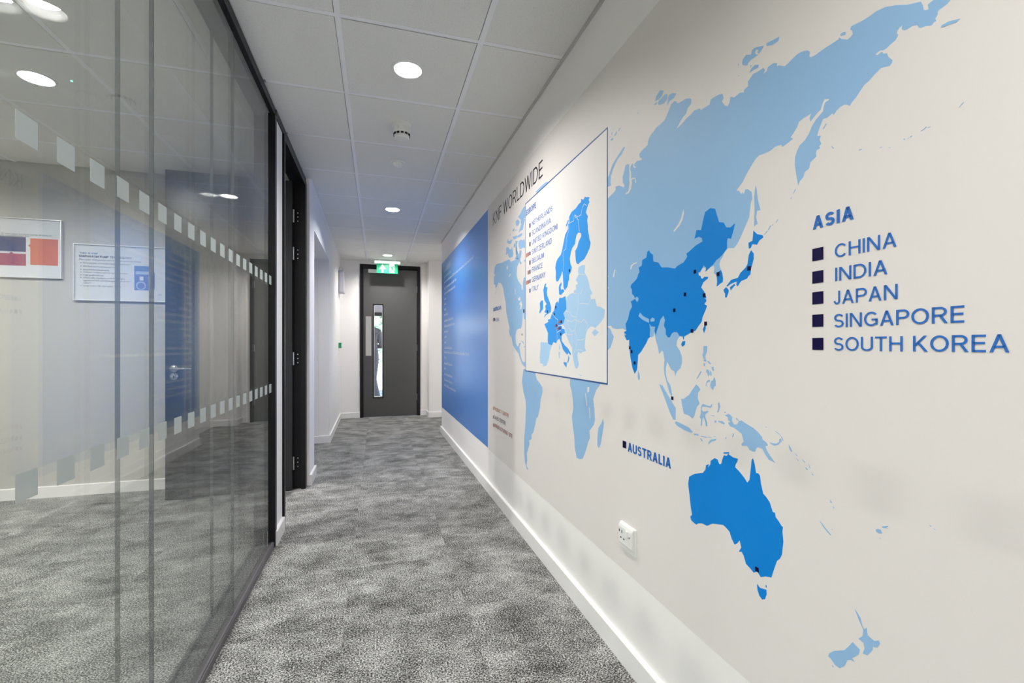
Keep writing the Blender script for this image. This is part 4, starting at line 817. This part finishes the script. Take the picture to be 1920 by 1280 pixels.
LETTERING=json.loads('[["ASIA","bold","blue",7300,6462,13680,13945],["CHINA","reg","blue",6832,5727,13015,13278],["INDIA","reg","blue",6825,5874,12561,12823],["JAPAN","reg","blue",6854,5710,12109,12371],["SINGAPORE","reg","blue",6848,4780,11660,11922],["SOUTH KOREA","reg","blue",6850,4262,11209,11470],["AUSTRALIA","bold","blue",14432,11978,7585,7903],["AMERICAS","bold","blue",33406,31171,13874,14155],["USA","reg","blue",32605,31737,13088,13347],["KNF WORLDWIDE","thin","black",33462,22945,20324,21220],["EUROPE","bold","blue",25667,23984,18937,19267],["NETHERLANDS","thin","blue",24646,21552,18093,18360],["SCANDINAVIA","thin","blue",24646,21775,17533,17821],["UNITED KINGDOM","thin","blue",24646,20916,17018,17294],["SWITZERLAND","thin","blue",24646,21632,16468,16756],["BELGIUM","thin","blue",24646,22732,15967,16234],["FRANCE","thin","blue",24646,22955,15462,15742],["GERMANY","thin","blue",24646,22513,14902,15190],["ITALY","thin","blue",24646,23565,14385,14648],["PRODUCT CENTRE","reg","orange",33111,29255,6553,6805],["SALES CENTRE","reg","navy",33111,30031,5923,6182],["MANUFACTURING SITE","reg","red",33111,28460,5323,5589]]')
KEY_SQUARES=json.loads('[[7312,7071,13035,13288,"navy"],[7312,7071,12576,12823,"navy"],[7312,7071,12150,12400,"navy"],[7312,7071,11689,11940,"navy"],[7312,7071,11220,11466,"navy"],[14787,14543,7649,7898,"navy"],[33406,33221,13141,13403,"navy"],[33074,32820,13152,13374,"navy"],[25101,24904,18086,18337,"navy"],[25101,24904,17559,17806,"navy"],[25101,24904,17028,17270,"navy"],[25101,24904,16510,16717,"navy"],[25101,24904,15961,16207,"navy"],[25101,24904,15443,15667,"navy"],[25101,24904,14903,15119,"navy"],[25101,24904,14363,14587,"navy"],[25395,25180,16500,16722,"red"],[25395,25180,15443,15670,"red"],[25395,25180,14897,15116,"red"],[25667,25449,16489,16727,"orange"],[25667,25449,14888,15122,"orange"],[33436,33258,6526,6781,"orange"],[33436,33258,5874,6106,"navy"],[33436,33258,5289,5514,"red"]]')
MAP_MARKERS=json.loads('[[10846,10951,13327,13432,"navy"],[11276,11381,12738,12843,"navy"],[10473,10578,12627,12732,"navy"],[11766,11871,12316,12421,"navy"],[10416,10521,11855,11960,"navy"],[10969,11074,11677,11782,"navy"],[14249,14354,11187,11292,"navy"],[14128,14233,11052,11157,"navy"],[13941,14046,10669,10774,"navy"],[11861,11966,9678,9783,"navy"],[9949,10054,13125,13230,"navy"],[8915,9020,13108,13213,"navy"],[8676,8781,6008,6113,"navy"],[22169,22294,13016,13141,"navy"],[21044,21169,13153,13278,"navy"],[21239,21364,12819,12944,"navy"],[20413,20538,11808,11933,"navy"],[20349,20474,12398,12523,"navy"],[20900,21025,12253,12378,"navy"],[20505,20630,12099,12224,"navy"],[19394,19519,14696,14821,"navy"],[20487,20612,12398,12523,"red"],[21054,21179,12230,12355,"red"],[20664,20789,12090,12215,"red"],[20645,20770,12398,12523,"orange"],[20833,20958,12082,12207,"orange"],[26005,26205,13286,13486,"navy"],[26390,26510,11933,12053,"navy"]]')
PANEL_ROWS=json.loads('[[58349,52794,20895,2.2],[58115,52923,19955,1.0],[58115,40468,19308,1.0],[58115,49165,18541,1.0],[58115,50027,17864,1.0],[58193,56451,17193,1.0],[58193,56451,16565,1.0],[58193,56451,15879,1.0],[58193,55156,15218,1.0],[58115,51221,14465,1.0],[58115,50320,13789,1.0],[58115,55156,13123,1.0],[58115,56013,12455,1.0],[58115,56377,11773,1.0],[58115,52028,11097,1.0],[58349,42303,10546,1.0],[58115,56377,9879,1.0],[58115,52028,9166,1.0],[58115,56451,8519,1.0],[58115,51839,7817,1.0],[58115,51529,7130,1.0],[58115,49449,6437,1.0]]')
U = 1e-4
def wp(off, s, z): return (-off, s, z)

def decal(bm, pts, off, th=.0002):
    """Thin vinyl shape in the wall's own frame, its front at 'off' from the plaster."""
    P = [(a * U, b * U) for a, b in pts]
    area = sum(P[i][0] * P[(i + 1) % len(P)][1] - P[(i + 1) % len(P)][0] * P[i][1] for i in range(len(P))) / 2
    tri = tessellate_polygon([[Vector((a, b, 0)) for a, b in P]])
    f = [bm.verts.new(wp(off, *p)) for p in P]; bk = [bm.verts.new(wp(off - th, *p)) for p in P]
    for q in tri:
        a, b_, c = (P[i] for i in q)
        ar = (b_[0] - a[0]) * (c[1] - a[1]) - (c[0] - a[0]) * (b_[1] - a[1])
        ids = q if ar < 0 else q[::-1]
        try: bm.faces.new([f[i] for i in ids])
        except ValueError: pass
    n = len(P)
    for i in range(n):
        j = (i + 1) % n
        ids = (f[i], f[j], bk[j], bk[i]) if area > 0 else (f[j], f[i], bk[i], bk[j])
        try: bm.faces.new(ids)
        except ValueError: pass
    return abs(area)

def rect_decal(bm, s0, s1, z0, z1, off, th=.0002):
    s0, s1 = sorted((s0, s1))
    decal(bm, [(s0 / U, z0 / U), (s1 / U, z0 / U), (s1 / U, z1 / U), (s0 / U, z1 / U)], off, th)

mural = thing('world_map_mural', 'large wall mural of a pale blue world map with bright blue countries', 'mural', (XR, 0, 0), AL)
bm = BM(); rect_decal(bm, -1.6, 3.506, .325, 2.217, .0006, .0003)
obj('backing_sheet', bm, M['sheet'], mural, local=True)
def land_parts(polys, name, small_name, mat, off, limit=.0004):
    small = BM(); ns = 0
    for p in polys:
        P = [(a * U, b * U) for a, b in p]
        ar = abs(sum(P[i][0] * P[(i + 1) % len(P)][1] - P[(i + 1) % len(P)][0] * P[i][1] for i in range(len(P))) / 2)
        if ar > limit:
            bm = BM(); decal(bm, p, off); obj(name, bm, mat, mural, local=True)
        else:
            decal(small, p, off); ns += 1
    if ns:
        tag(obj(small_name, small, mat, mural, local=True), kind='stuff')
    else: small.free()
def is_overlay(i): return i
land_parts(LIGHT_LAND[:1], 'landmass', 'small_islands', M['land'], .0008)
land_parts(HIGHLIGHT_LAND, 'country', 'small_country_islands', M['country'], .0009)
land_parts(LIGHT_LAND[1:], 'landmass', 'small_islands', M['land'], .0010)
bm = BM()
for p in SEA_CUTS: decal(bm, p, .0011)
tag(obj('lakes', bm, M['sheet'], mural, local=True), kind='stuff')
# inset map of Europe
IS0, IS1, IZ0, IZ1 = 1.592, 2.581, .984, 1.968
bm = BM(); rect_decal(bm, IS0, IS1, IZ0, IZ1, .0012, .0004); inset = obj('inset_map', bm, M['inset'], mural, local=True)
bm = BM(); w = .0065
for a in ((IS0 - w / 2, IS1 + w / 2, IZ0 - w / 2, IZ0 + w / 2), (IS0 - w / 2, IS1 + w / 2, IZ1 - w / 2, IZ1 + w / 2), (IS0 - w / 2, IS0 + w / 2, IZ0, IZ1), (IS1 - w / 2, IS1 + w / 2, IZ0, IZ1)):
    rect_decal(bm, *a, .0014)
obj('inset_border', bm, M['frame_line'], inset, local=True)
for p in EUROPE_LIGHT:
    bm = BM(); decal(bm, p, .0014); obj('landmass', bm, M['euro_land'], inset, local=True)
for p in EUROPE_HIGH:
    bm = BM(); decal(bm, p, .0015); obj('country', bm, M['euro_country'], inset, local=True)
for line in BORDERS:
    bm = BM()
    L_ = [Vector((p[0] * U, p[1] * U)) for p in line]
    left, right = [], []
    for i, p in enumerate(L_):
        d = (L_[min(i + 1, len(L_) - 1)] - L_[max(i - 1, 0)]).normalized()
        n = Vector((-d.y, d.x)) * .0012
        left.append(p + n); right.append(p - n)
    for i in range(len(L_) - 1):
        q = [left[i], left[i + 1], right[i + 1], right[i]]
        bm.faces.new([bm.verts.new(wp(.0016, *v)) for v in q])
    bmesh.ops.remove_doubles(bm, verts=bm.verts, dist=1e-6)
    obj('country_border', bm, M['inset'], inset, local=True)
for q in KEY_SQUARES:
    bm = BM(); rect_decal(bm, q[0] * U, q[1] * U, q[2] * U, q[3] * U, .0014); obj('key_square', bm, M[q[4]], mural, local=True)
for q in MAP_MARKERS:
    bm = BM(); rect_decal(bm, q[0] * U, q[1] * U, q[2] * U, q[3] * U, .0017 if q[4] == 'navy' else .0018); obj('site_marker', bm, M[q[4]], mural, local=True)
for st, style, col, s0, s1, zb, zt in LETTERING:
    s0, s1, zb, zt = s0 * U, s1 * U, zb * U, zt * U
    wt = {'bold': .20, 'reg': .128, 'thin': .13}[style]
    if st.startswith('KNF'): wt = .11
    for bm in caps_fit(st, wt, lambda a, b: wp(.0016, s0 + (s1 - s0) * a, zb + (zt - zb) * b)):
        for f in bm.faces:
            f.normal_update()
            if f.normal.x > 0: f.normal_flip()
        obj('lettering', bm, M[col], mural, local=True)

# blue timeline panel
panel = thing('blue_text_panel', 'tall blue vinyl panel of small white text at the far end of the map wall', 'wall panel', (XR, 0, 0), AL)
bm = BM(); rect_decal(bm, 3.510, 6.022, .3345, 2.199, .0012, .001); obj('backing_sheet', bm, M['panel_blue'], panel, local=True)
for s0, s1, z, h in PANEL_ROWS:                      # lines of print too small to read
    s0, s1, z = s0 * U, s1 * U, z * U
    bm = BM(); s = s0; ch = .030 * h
    while s > s1:
        for _ in range(random.randint(2, 8)):
            if s <= s1: break
            gw = random.uniform(.009, .017) * (1 + (h - 1) * .8)
            hh = ch * random.choice((.62, .62, 1.0)); st = gw * .22
            k = random.randint(0, 3)
            rect_decal(bm, s - st, s, z - ch / 2, z - ch / 2 + hh, .0016)
            if k in (0, 2): rect_decal(bm, s - gw * .8, s - gw * .8 + st, z - ch / 2, z - ch / 2 + hh * .9, .0016)
            if k in (0, 1, 3): rect_decal(bm, s - gw * .8, s - st, z - ch / 2 + hh - st, z - ch / 2 + hh, .0016)
            if k in (1, 2): rect_decal(bm, s - gw * .8, s - st, z - ch / 2, z - ch / 2 + st, .0016)
            s -= gw
        s -= .012
    obj('text_line', bm, M['panel_text'], panel, local=True)
for s0, s1, z, h in PANEL_ROWS[1:]:
    bm = BM(); rect_decal(bm, s0 * U + .020, s0 * U + .045, z * U - .014, z * U + .014, .0016); obj('bullet', bm, M['blue'], panel, local=True)

# ------------------------------------------------------------------ wall socket
t = thing('wall_socket', 'white switched single wall socket low on the map wall', 'socket', (XR, 0, 0), AL)
a0, a1, z0, z1 = 1.386, 1.486, .405, .500
bm = BM(); box(bm, -.0075, .001, a0, a1, z0, z1, .0025, 2); pl = obj('back_plate', bm, M['white_plastic'], t, local=True)
bm = BM()
prism(bm, [(-.0075, z0 + .016), (-.0165, z0 + .024), (-.0175, z1 - .014), (-.013, z1 - .003), (-.0075, z1 - .001)], a0 + .006, a1 - .004, 'y')
bmesh.ops.bevel(bm, geom=list(bm.edges), offset=.0015, segments=1, affect='EDGES')
fc = obj('face_cover', bm, M['white_plastic'], t, local=True)
for (yy, zz, ww, hh) in ((a1 - .012, z0 + .066, .005, .009), (a1 - .030, z0 + .066, .004, .012), (a1 - .022, z0 + .044, .007, .004), (a1 - .042, z0 + .044, .007, .004), (a0 + .022, z0 + .062, .004, .005)):
    bm = BM(); box(bm, -.0178, -.0150, yy - ww / 2, yy + ww / 2, zz - hh / 2, zz + hh / 2); obj('slot', bm, M['dark_void'], fc, local=True)
bm = BM(); box(bm, -.0215, -.016, a0 + .030, a0 + .042, z0 + .058, z0 + .080, .001); obj('rocker_switch', bm, M['white_plastic'], fc, local=True)

# ------------------------------------------------------------------ posters in the room
PYW = 4.27
def poster(name, label, x0, x1, z0, z1):
    t = thing(name, label, 'poster', ((x0 + x1) / 2, PYW, z0), group='framed posters in the glazed room')
    bm = BM(); f = .007
    for b_ in ((x0, x0 + f, z0, z1), (x1 - f, x1, z0, z1), (x0 + f, x1 - f, z0, z0 + f), (x0 + f, x1 - f, z1 - f, z1)):
        box(bm, b_[0], b_[1], PYW - .024, PYW + .001, b_[2], b_[3], .0015)
    obj('frame', bm, M['alu'], t)
    bm = BM(); box(bm, x0 + f, x1 - f, PYW - .012, PYW, z0 + f, z1 - f); pp = obj('print', bm, M['paper'], t)
    bm = BM(); box(bm, x0 + f, x1 - f, PYW - .0175, PYW - .0160, z0 + f, z1 - f); obj('glazing', bm, M['pic_glass'], t)
    return t, pp
def poster_rect(pp, name, x0, x1, z0, z1, mat, d=.0126):
    bm = BM(); box(bm, x0, x1, PYW - d, PYW - .0118, z0, z1); return obj(name, bm, mat, pp)
def poster_text(pp, st, style, mat, x0, x1, z, h):
    put = lambda a, b: (x0 + (x1 - x0) * a, PYW - .0132, z + h * b)
    for bm in (caps_fit(st, .15, put) if st.isupper() else [text_fit(st, style, put)]):
        obj('lettering', bm, mat, pp)
# right poster
x0, x1, z0, z1 = -2.201, -1.606, 1.475, 1.905
t, pp = poster('framed_poster', 'silver framed poster listing pump features beside the open black door', x0, x1, z0, z1)
def U2(u): return x0 + (u - 90) / 1590 * (x1 - x0)          # poster proportions
def V2(v): return z1 - (v - 145) / 985 * (z1 - z0)
rows_ = [('THIS IS KNF', 'reg', 'ink_blue', 185, 495, 290, 320), ('DIAPHRAGM PUMP TECHNOLOGY', 'reg', 'ink', 180, 1075, 340, 375),
         ('Many years of experience with diaphragm pump technology', 'small', 'ink', 182, 1240, 402, 427),
         ('Pure transfer to prevent media contamination', 'small', 'ink', 248, 1055, 462, 486), ('Oil-free and maintenance-free', 'small', 'ink', 248, 830, 520, 544),
         ('Environmentally friendly', 'small', 'ink', 248, 685, 578, 602), ('Compact construction and quiet operation', 'small', 'ink', 248, 1000, 622, 646),
         ('High performance', 'small', 'ink', 248, 585, 672, 696), ('Chemically resistant, suitable for highly', 'small', 'ink', 248, 960, 718, 742),
         ('aggressive and corrosive gases, liquids and', 'small', 'ink', 248, 1040, 764, 788), ('vapors', 'small', 'ink', 248, 375, 808, 828),
         ('Long service life and highly reliable', 'small', 'ink', 248, 890, 858, 882)]
for st, sty, mt, ua, ub, va, vb in rows_:
    poster_text(pp, st, sty, M[mt], U2(ua), U2(ub), V2(vb), (vb - va) / 985 * (z1 - z0))
bm = BM()
for v in (474, 532, 590, 634, 684, 730, 870): box(bm, U2(203), U2(214), PYW - .0126, PYW - .0118, V2(v + 7), V2(v - 5))
obj('bullet_points', bm, M['ink'], pp)
pc = poster_rect(pp, 'pump_picture', U2(1118), U2(1370), V2(925), V2(490), M['photo_blue'])
poster_rect(pp, 'pump_head', U2(1115), U2(1385), V2(575), V2(490), M['ink_blue'], .0130)
poster_rect(pp, 'pump_body', U2(1140), U2(1380), V2(640), V2(585), M['photo_pale'], .0130)
bm = BM(); lathe(bm, [(.0005, -.0134), (.033, -.0134), (.033, -.0118)], (U2(1235), PYW, V2(840)), 28, 'y'); obj('pump_dial', bm, M['photo_pale'], pp)
bm = BM(); lathe(bm, [(.0005, -.0138), (.024, -.0138), (.024, -.0118)], (U2(1235), PYW, V2(845)), 28, 'y'); obj('pump_dial', bm, M['photo_blue'], pp)
poster_rect(pp, 'pump_valve', U2(1210), U2(1278), V2(750), V2(680), M['paper'], .0134)
poster_rect(pp, 'pump_motor', U2(1400), U2(1480), V2(900), V2(600), M['photo_blue'])
poster_text(pp, 'KNF', 'bold', M['ink_blue'], U2(1540), U2(1600), V2(1005), .009)
# left poster (only its right half is in view)
x0b, x1b, z0b, z1b = -2.866, -2.271, 1.632, 2.070
t, pp = poster('framed_poster', 'silver framed poster with navy, crimson and orange blocks at the left edge', x0b, x1b, z0b, z1b)
K = (x1b + 2.646) / 950.0
def U3(u): return x1b - (950 - u) * K
def V3(v): return z1b - (v - 270) / 870 * (z1b - z0b)
poster_rect(pp, 'photo_block', U3(-420), U3(400), V3(760), V3(545), M['photo_navy'])
poster_rect(pp, 'crimson_block', U3(-420), U3(400), V3(965), V3(790), M['photo_red'])
poster_rect(pp, 'orange_block', U3(465), U3(885), V3(945), V3(555), M['photo_orange'])
bm = BM(); prism(bm, [(U3(150), V3(792)), (U3(220), V3(792)), (U3(185), V3(765))], PYW - .0126, PYW - .0118, 'y'); obj('pointer', bm, M['photo_red'], pp)
bm = BM(); prism(bm, [(U3(467), V3(640)), (U3(467), V3(690)), (U3(430), V3(665))], PYW - .0126, PYW - .0118, 'y'); obj('pointer', bm, M['photo_orange'], pp)
poster_text(pp, 'PUMP SYSTEM', 'reg', M['ink'], U3(-420), U3(22), V3(428), .0145)
poster_text(pp, 'and 25 basic types for liquid pumps allow us to', 'reg', M['ink'], U3(-40), U3(790), V3(515), .0125)
poster_text(pp, 'specific products every year', 'reg', M['ink'], U3(-40), U3(460), V3(543), .0115)

# ------------------------------------------------------------------ beyond the end door: entrance lobby and garden
bm = BM(); box(bm, -4.0, 5.0, END_Y + .12, 12.0, -.06, -.001)
struct('floor_lobby', bm, M['lobby_floor'], 'grey entrance floor seen through the end door window', 'floor')
bm = BM(); box(bm, -4.0, 5.0, END_Y + .12, 12.1, 2.52, 2.62)
struct('ceiling_lobby', bm, M['soffit'], 'grey lobby ceiling seen through the end door window', 'ceiling')
lob = thing('window_1', 'dark framed glazed entrance beyond the end door', 'window', (.1, 12.0, 0), kind='structure')
bm = BM(); box(bm, -4.0, 5.0, 11.96, 12.04, 1.880, 1.972, .003); obj('transom', bm, M['black_metal'], lob)
bm = BM(); box(bm, -4.0, 5.0, 11.96, 12.04, 0.0, .012, .003); obj('threshold', bm, M['grey_metal'], lob)
for mx_ in (-3.96, -1.4, 1.5, 4.9):
    bm = BM(); box(bm, mx_ - .04, mx_ + .04, 11.96, 12.04, 0.012, 2.52, .003); obj('mullion', bm, M['black_metal'], lob)
bm = BM(); box(bm, -4.0, 5.0, 11.99, 12.01, 1.972, 2.52); obj('spandrel', bm, M['soffit'], lob)
t = thing('strip_light', 'white strip light on the lobby ceiling seen through the end door', 'light', (.3, 10.4, 2.52))
bm = BM(); box(bm, .10, 1.3, 10.35, 10.45, 2.485, 2.522, .004); obj('housing', bm, M['white_plastic'], t)
bm = BM(); box(bm, .12, 1.28, 10.365, 10.435, 2.476, 2.486, .003); obj('diffuser', bm, M['strip_lamp'], t)
t = thing('sill_box', 'low black sill box by the glazed entrance', 'sill', (.3, 11.5, 0))  # plain box standing for the dark sill of the entrance
bm = BM(); box(bm, .105, .60, 11.30, 11.60, 0.0, .135, .008, 2); box(bm, .125, .58, 11.32, 11.58, .125, .140); obj('box', bm, M['dark_void'], t)
bm = BM(); box(bm, -30, 30, 12.05, 60, -.12, -.02)
struct('ground', bm, M['paving'], 'bright pale paving outside the entrance', 'ground')

def tree(x, y, h, r, label, seed):
    rnd = random.Random(seed)
    t = thing('garden_tree', label, 'tree', (x, y, 0), group='trees outside the entrance')
    bm = BM(); tube(bm, [(x, y, -.05), (x + .05, y, h * .3), (x - .03, y, h * .75)], [.13, .10, .04], 10)
    for k in range(7):
        a = k * 2.4; b = h * (.32 + .06 * k)
        tube(bm, [(x, y, b), (x + r * .6 * math.cos(a), y + r * .6 * math.sin(a), b + h * .16)], [.04, .012], 6)
    obj('trunk', bm, M['bark'], t)
    bm = BM()
    for k in range(2600):
        d = Vector((rnd.gauss(0, 1), rnd.gauss(0, 1), rnd.gauss(0, 1))).normalized() * (rnd.random() ** .35)
        p = Vector((x + d.x * r, y + d.y * r, h * .55 + d.z * h * .45))
        a = Vector((rnd.gauss(0, 1), rnd.gauss(0, 1), rnd.gauss(0, .7))).normalized()
        b = a.cross(Vector((rnd.gauss(0, 1), rnd.gauss(0, 1), rnd.gauss(0, 1)))).normalized()
        L_, W_ = rnd.uniform(.10, .18), rnd.uniform(.05, .08)
        q = [bm.verts.new(p - a * L_), bm.verts.new(p + b * W_), bm.verts.new(p + a * L_), bm.verts.new(p - b * W_)]
        bm.faces.new(q)
    tag(obj('foliage', bm, M['leaf'], t), kind='stuff')
tree(-.2, 17.5, 4.2, 1.5, 'leafy green tree straight beyond the glazed entrance', 3)
tree(3.6, 20.5, 4.6, 1.5, 'leafy green tree to the right beyond the glazed entrance', 5)

# ------------------------------------------------------------------ person behind the end door
def skinned(verts, edges, radii, root, levels=1):
    me = bpy.data.meshes.new('skin_tmp'); me.from_pydata(verts, edges, []); me.update()
    o = bpy.data.objects.new('skin_tmp', me); COL.objects.link(o)
    md = o.modifiers.new('skin', 'SKIN'); md.use_smooth_shade = True
    for i, r in enumerate(radii):
        v = me.skin_vertices[0].data[i]; v.radius = (r, r) if not isinstance(r, tuple) else r
        v.use_root = (i == root)
    sb = o.modifiers.new('sub', 'SUBSURF'); sb.levels = levels
    dg = bpy.context.evaluated_depsgraph_get(); dg.update()
    out = bpy.data.meshes.new_from_object(o.evaluated_get(dg))
    bpy.data.objects.remove(o); bpy.data.meshes.remove(me)
    bm = BM(); bm.from_mesh(out); bpy.data.meshes.remove(out)
    return bm

def make_person(px_, py_):
    t = thing('person', 'person in a grey suit with folded arms behind the end door window', 'person', (px_, py_, 0), math.radians(168))
    V, E, R = [], [], []
    def add(p, r, link=None):
        V.append(p); R.append(r)
        if link is not None: E.append((link, len(V) - 1))
        return len(V) - 1
    # faces the viewer (-y); its left side is +x
    pel = add((0, 0, .95), (.155, .105)); wa = add((0, .01, 1.10), (.145, .10), pel); ch = add((0, .01, 1.28), (.17, .115), wa)
    ub = add((0, .02, 1.40), (.13, .085), ch); nk = add((0, .015, 1.50), .055, ub); jaw = add((0, -.012, 1.585), (.062, .075), nk)
    hd = add((0, -.002, 1.66), (.076, .092), jaw); tp = add((0, .005, 1.725), (.055, .066), hd)
    hands = {}
    for sgn in (1, -1):
        sh = add((sgn * .165, .02, 1.40), .068, ub); el = add((sgn * .215, -.045, 1.12), .052, sh)
        wr = add((-sgn * .03, -.185, 1.16 + .035 * sgn), .036, el); hnd = add((-sgn * .105, -.175, 1.175 + .04 * sgn), (.026, .040), wr)
        hands[sgn] = (-sgn * .105, -.175, 1.175 + .04 * sgn)
        hp = add((sgn * .085, 0, .90), (.098, .105), pel); kn = add((sgn * (.055 if sgn < 0 else .10), -.01, .50), (.064, .068), hp)
        an = add((sgn * (.150 if sgn < 0 else .11), .01, .11), (.055, .06), kn); he = add((sgn * (.155 if sgn < 0 else .115), .0, .055), (.045, .045), an)
        to = add((sgn * (.18 if sgn < 0 else .13), -.16, .04), (.042, .032), he)
        for f in range(4):                         # fingers closing on the other arm
            bx, bz = -sgn * .135, 1.205 + .04 * sgn - .019 * f
            L_ = (.030, .034, .032, .025)[f]
            a = add((bx, -.170, bz), .0085, hnd); b = add((bx - sgn * L_, -.155, bz - .004), .0078, a); add((bx - sgn * L_ * 1.7, -.128, bz - .008), .007, b)
        th = add((-sgn * .10, -.178, 1.220 + .04 * sgn), .0095, hnd); add((-sgn * .125, -.172, 1.248 + .04 * sgn), .0085, th)
    bm = skinned([(x_, y_, z_) for x_, y_, z_ in V], E, R, 0, 2)
    mats = [M['suit'], M['skin'], M['shoe'], M['shirt']]
    for f in bm.faces:
        c_ = f.calc_center_median(); f.smooth = True
        if c_.z > 1.53: f.material_index = 1
        elif c_.z > 1.455: f.material_index = 3 if abs(c_.x) < .075 else 0
        elif c_.y < -.135 and 1.05 < c_.z < 1.33 and abs(c_.x) > .075: f.material_index = 1
        elif c_.z < .075: f.material_index = 2
        elif c_.y < -.085 and 1.26 < c_.z and abs(c_.x) < (c_.z - 1.22) * .20: f.material_index = 3
    b = obj('body', bm, mats, t, local=True)
    bm = BM(); g = bmesh.ops.create_uvsphere(bm, u_segments=24, v_segments=14, radius=1)
    for v in bm.verts:
        v.co = Vector((v.co.x * .083, v.co.y * .100 + .012, v.co.z * .085 + 1.70))
    bmesh.ops.delete(bm, geom=[v for v in bm.verts if v.co.z < 1.655 or (v.co.y < -.058 and v.co.z < 1.735)], context='VERTS')
    obj('hair', bm, M['hair'], t, local=True, smooth=True)
    for sgn in (1, -1):
        bm = BM(); bmesh.ops.create_uvsphere(bm, u_segments=12, v_segments=8, radius=.0125)
        bmesh.ops.translate(bm, verts=bm.verts, vec=(sgn * .032, -.088, 1.665)); obj('eye', bm, M['eye'], t, local=True, smooth=True)
        bm = BM(); bmesh.ops.create_uvsphere(bm, u_segments=12, v_segments=8, radius=1)
        for v in bm.verts: v.co = Vector((v.co.x * .010 + sgn * .080, v.co.y * .018 + .012, v.co.z * .032 + 1.645))
        obj('ear', bm, M['skin'], t, local=True, smooth=True)
        bm = BM(); prism(bm, [(sgn * .012, 1.235), (sgn * .060, 1.40), (sgn * .075, 1.475), (sgn * .045, 1.475), (sgn * .020, 1.36)], -.128, -.112, 'y')
        obj('lapel', bm, M['suit'], t, local=True)
    bm = BM(); tube(bm, [(0, -.092, 1.672), (0, -.108, 1.645), (0, -.114, 1.632), (0, -.098, 1.622)], [.007, .010, .014, .009], 8); obj('nose', bm, M['skin'], t, local=True, smooth=True)
    bm = BM(); tube(bm, [(-.024, -.082, 1.597), (0, -.092, 1.596), (.024, -.082, 1.597)], [.003, .006, .003], 8); obj('mouth', bm, M['photo_red'], t, local=True, smooth=True)
    return t
make_person(-.135, 9.25)
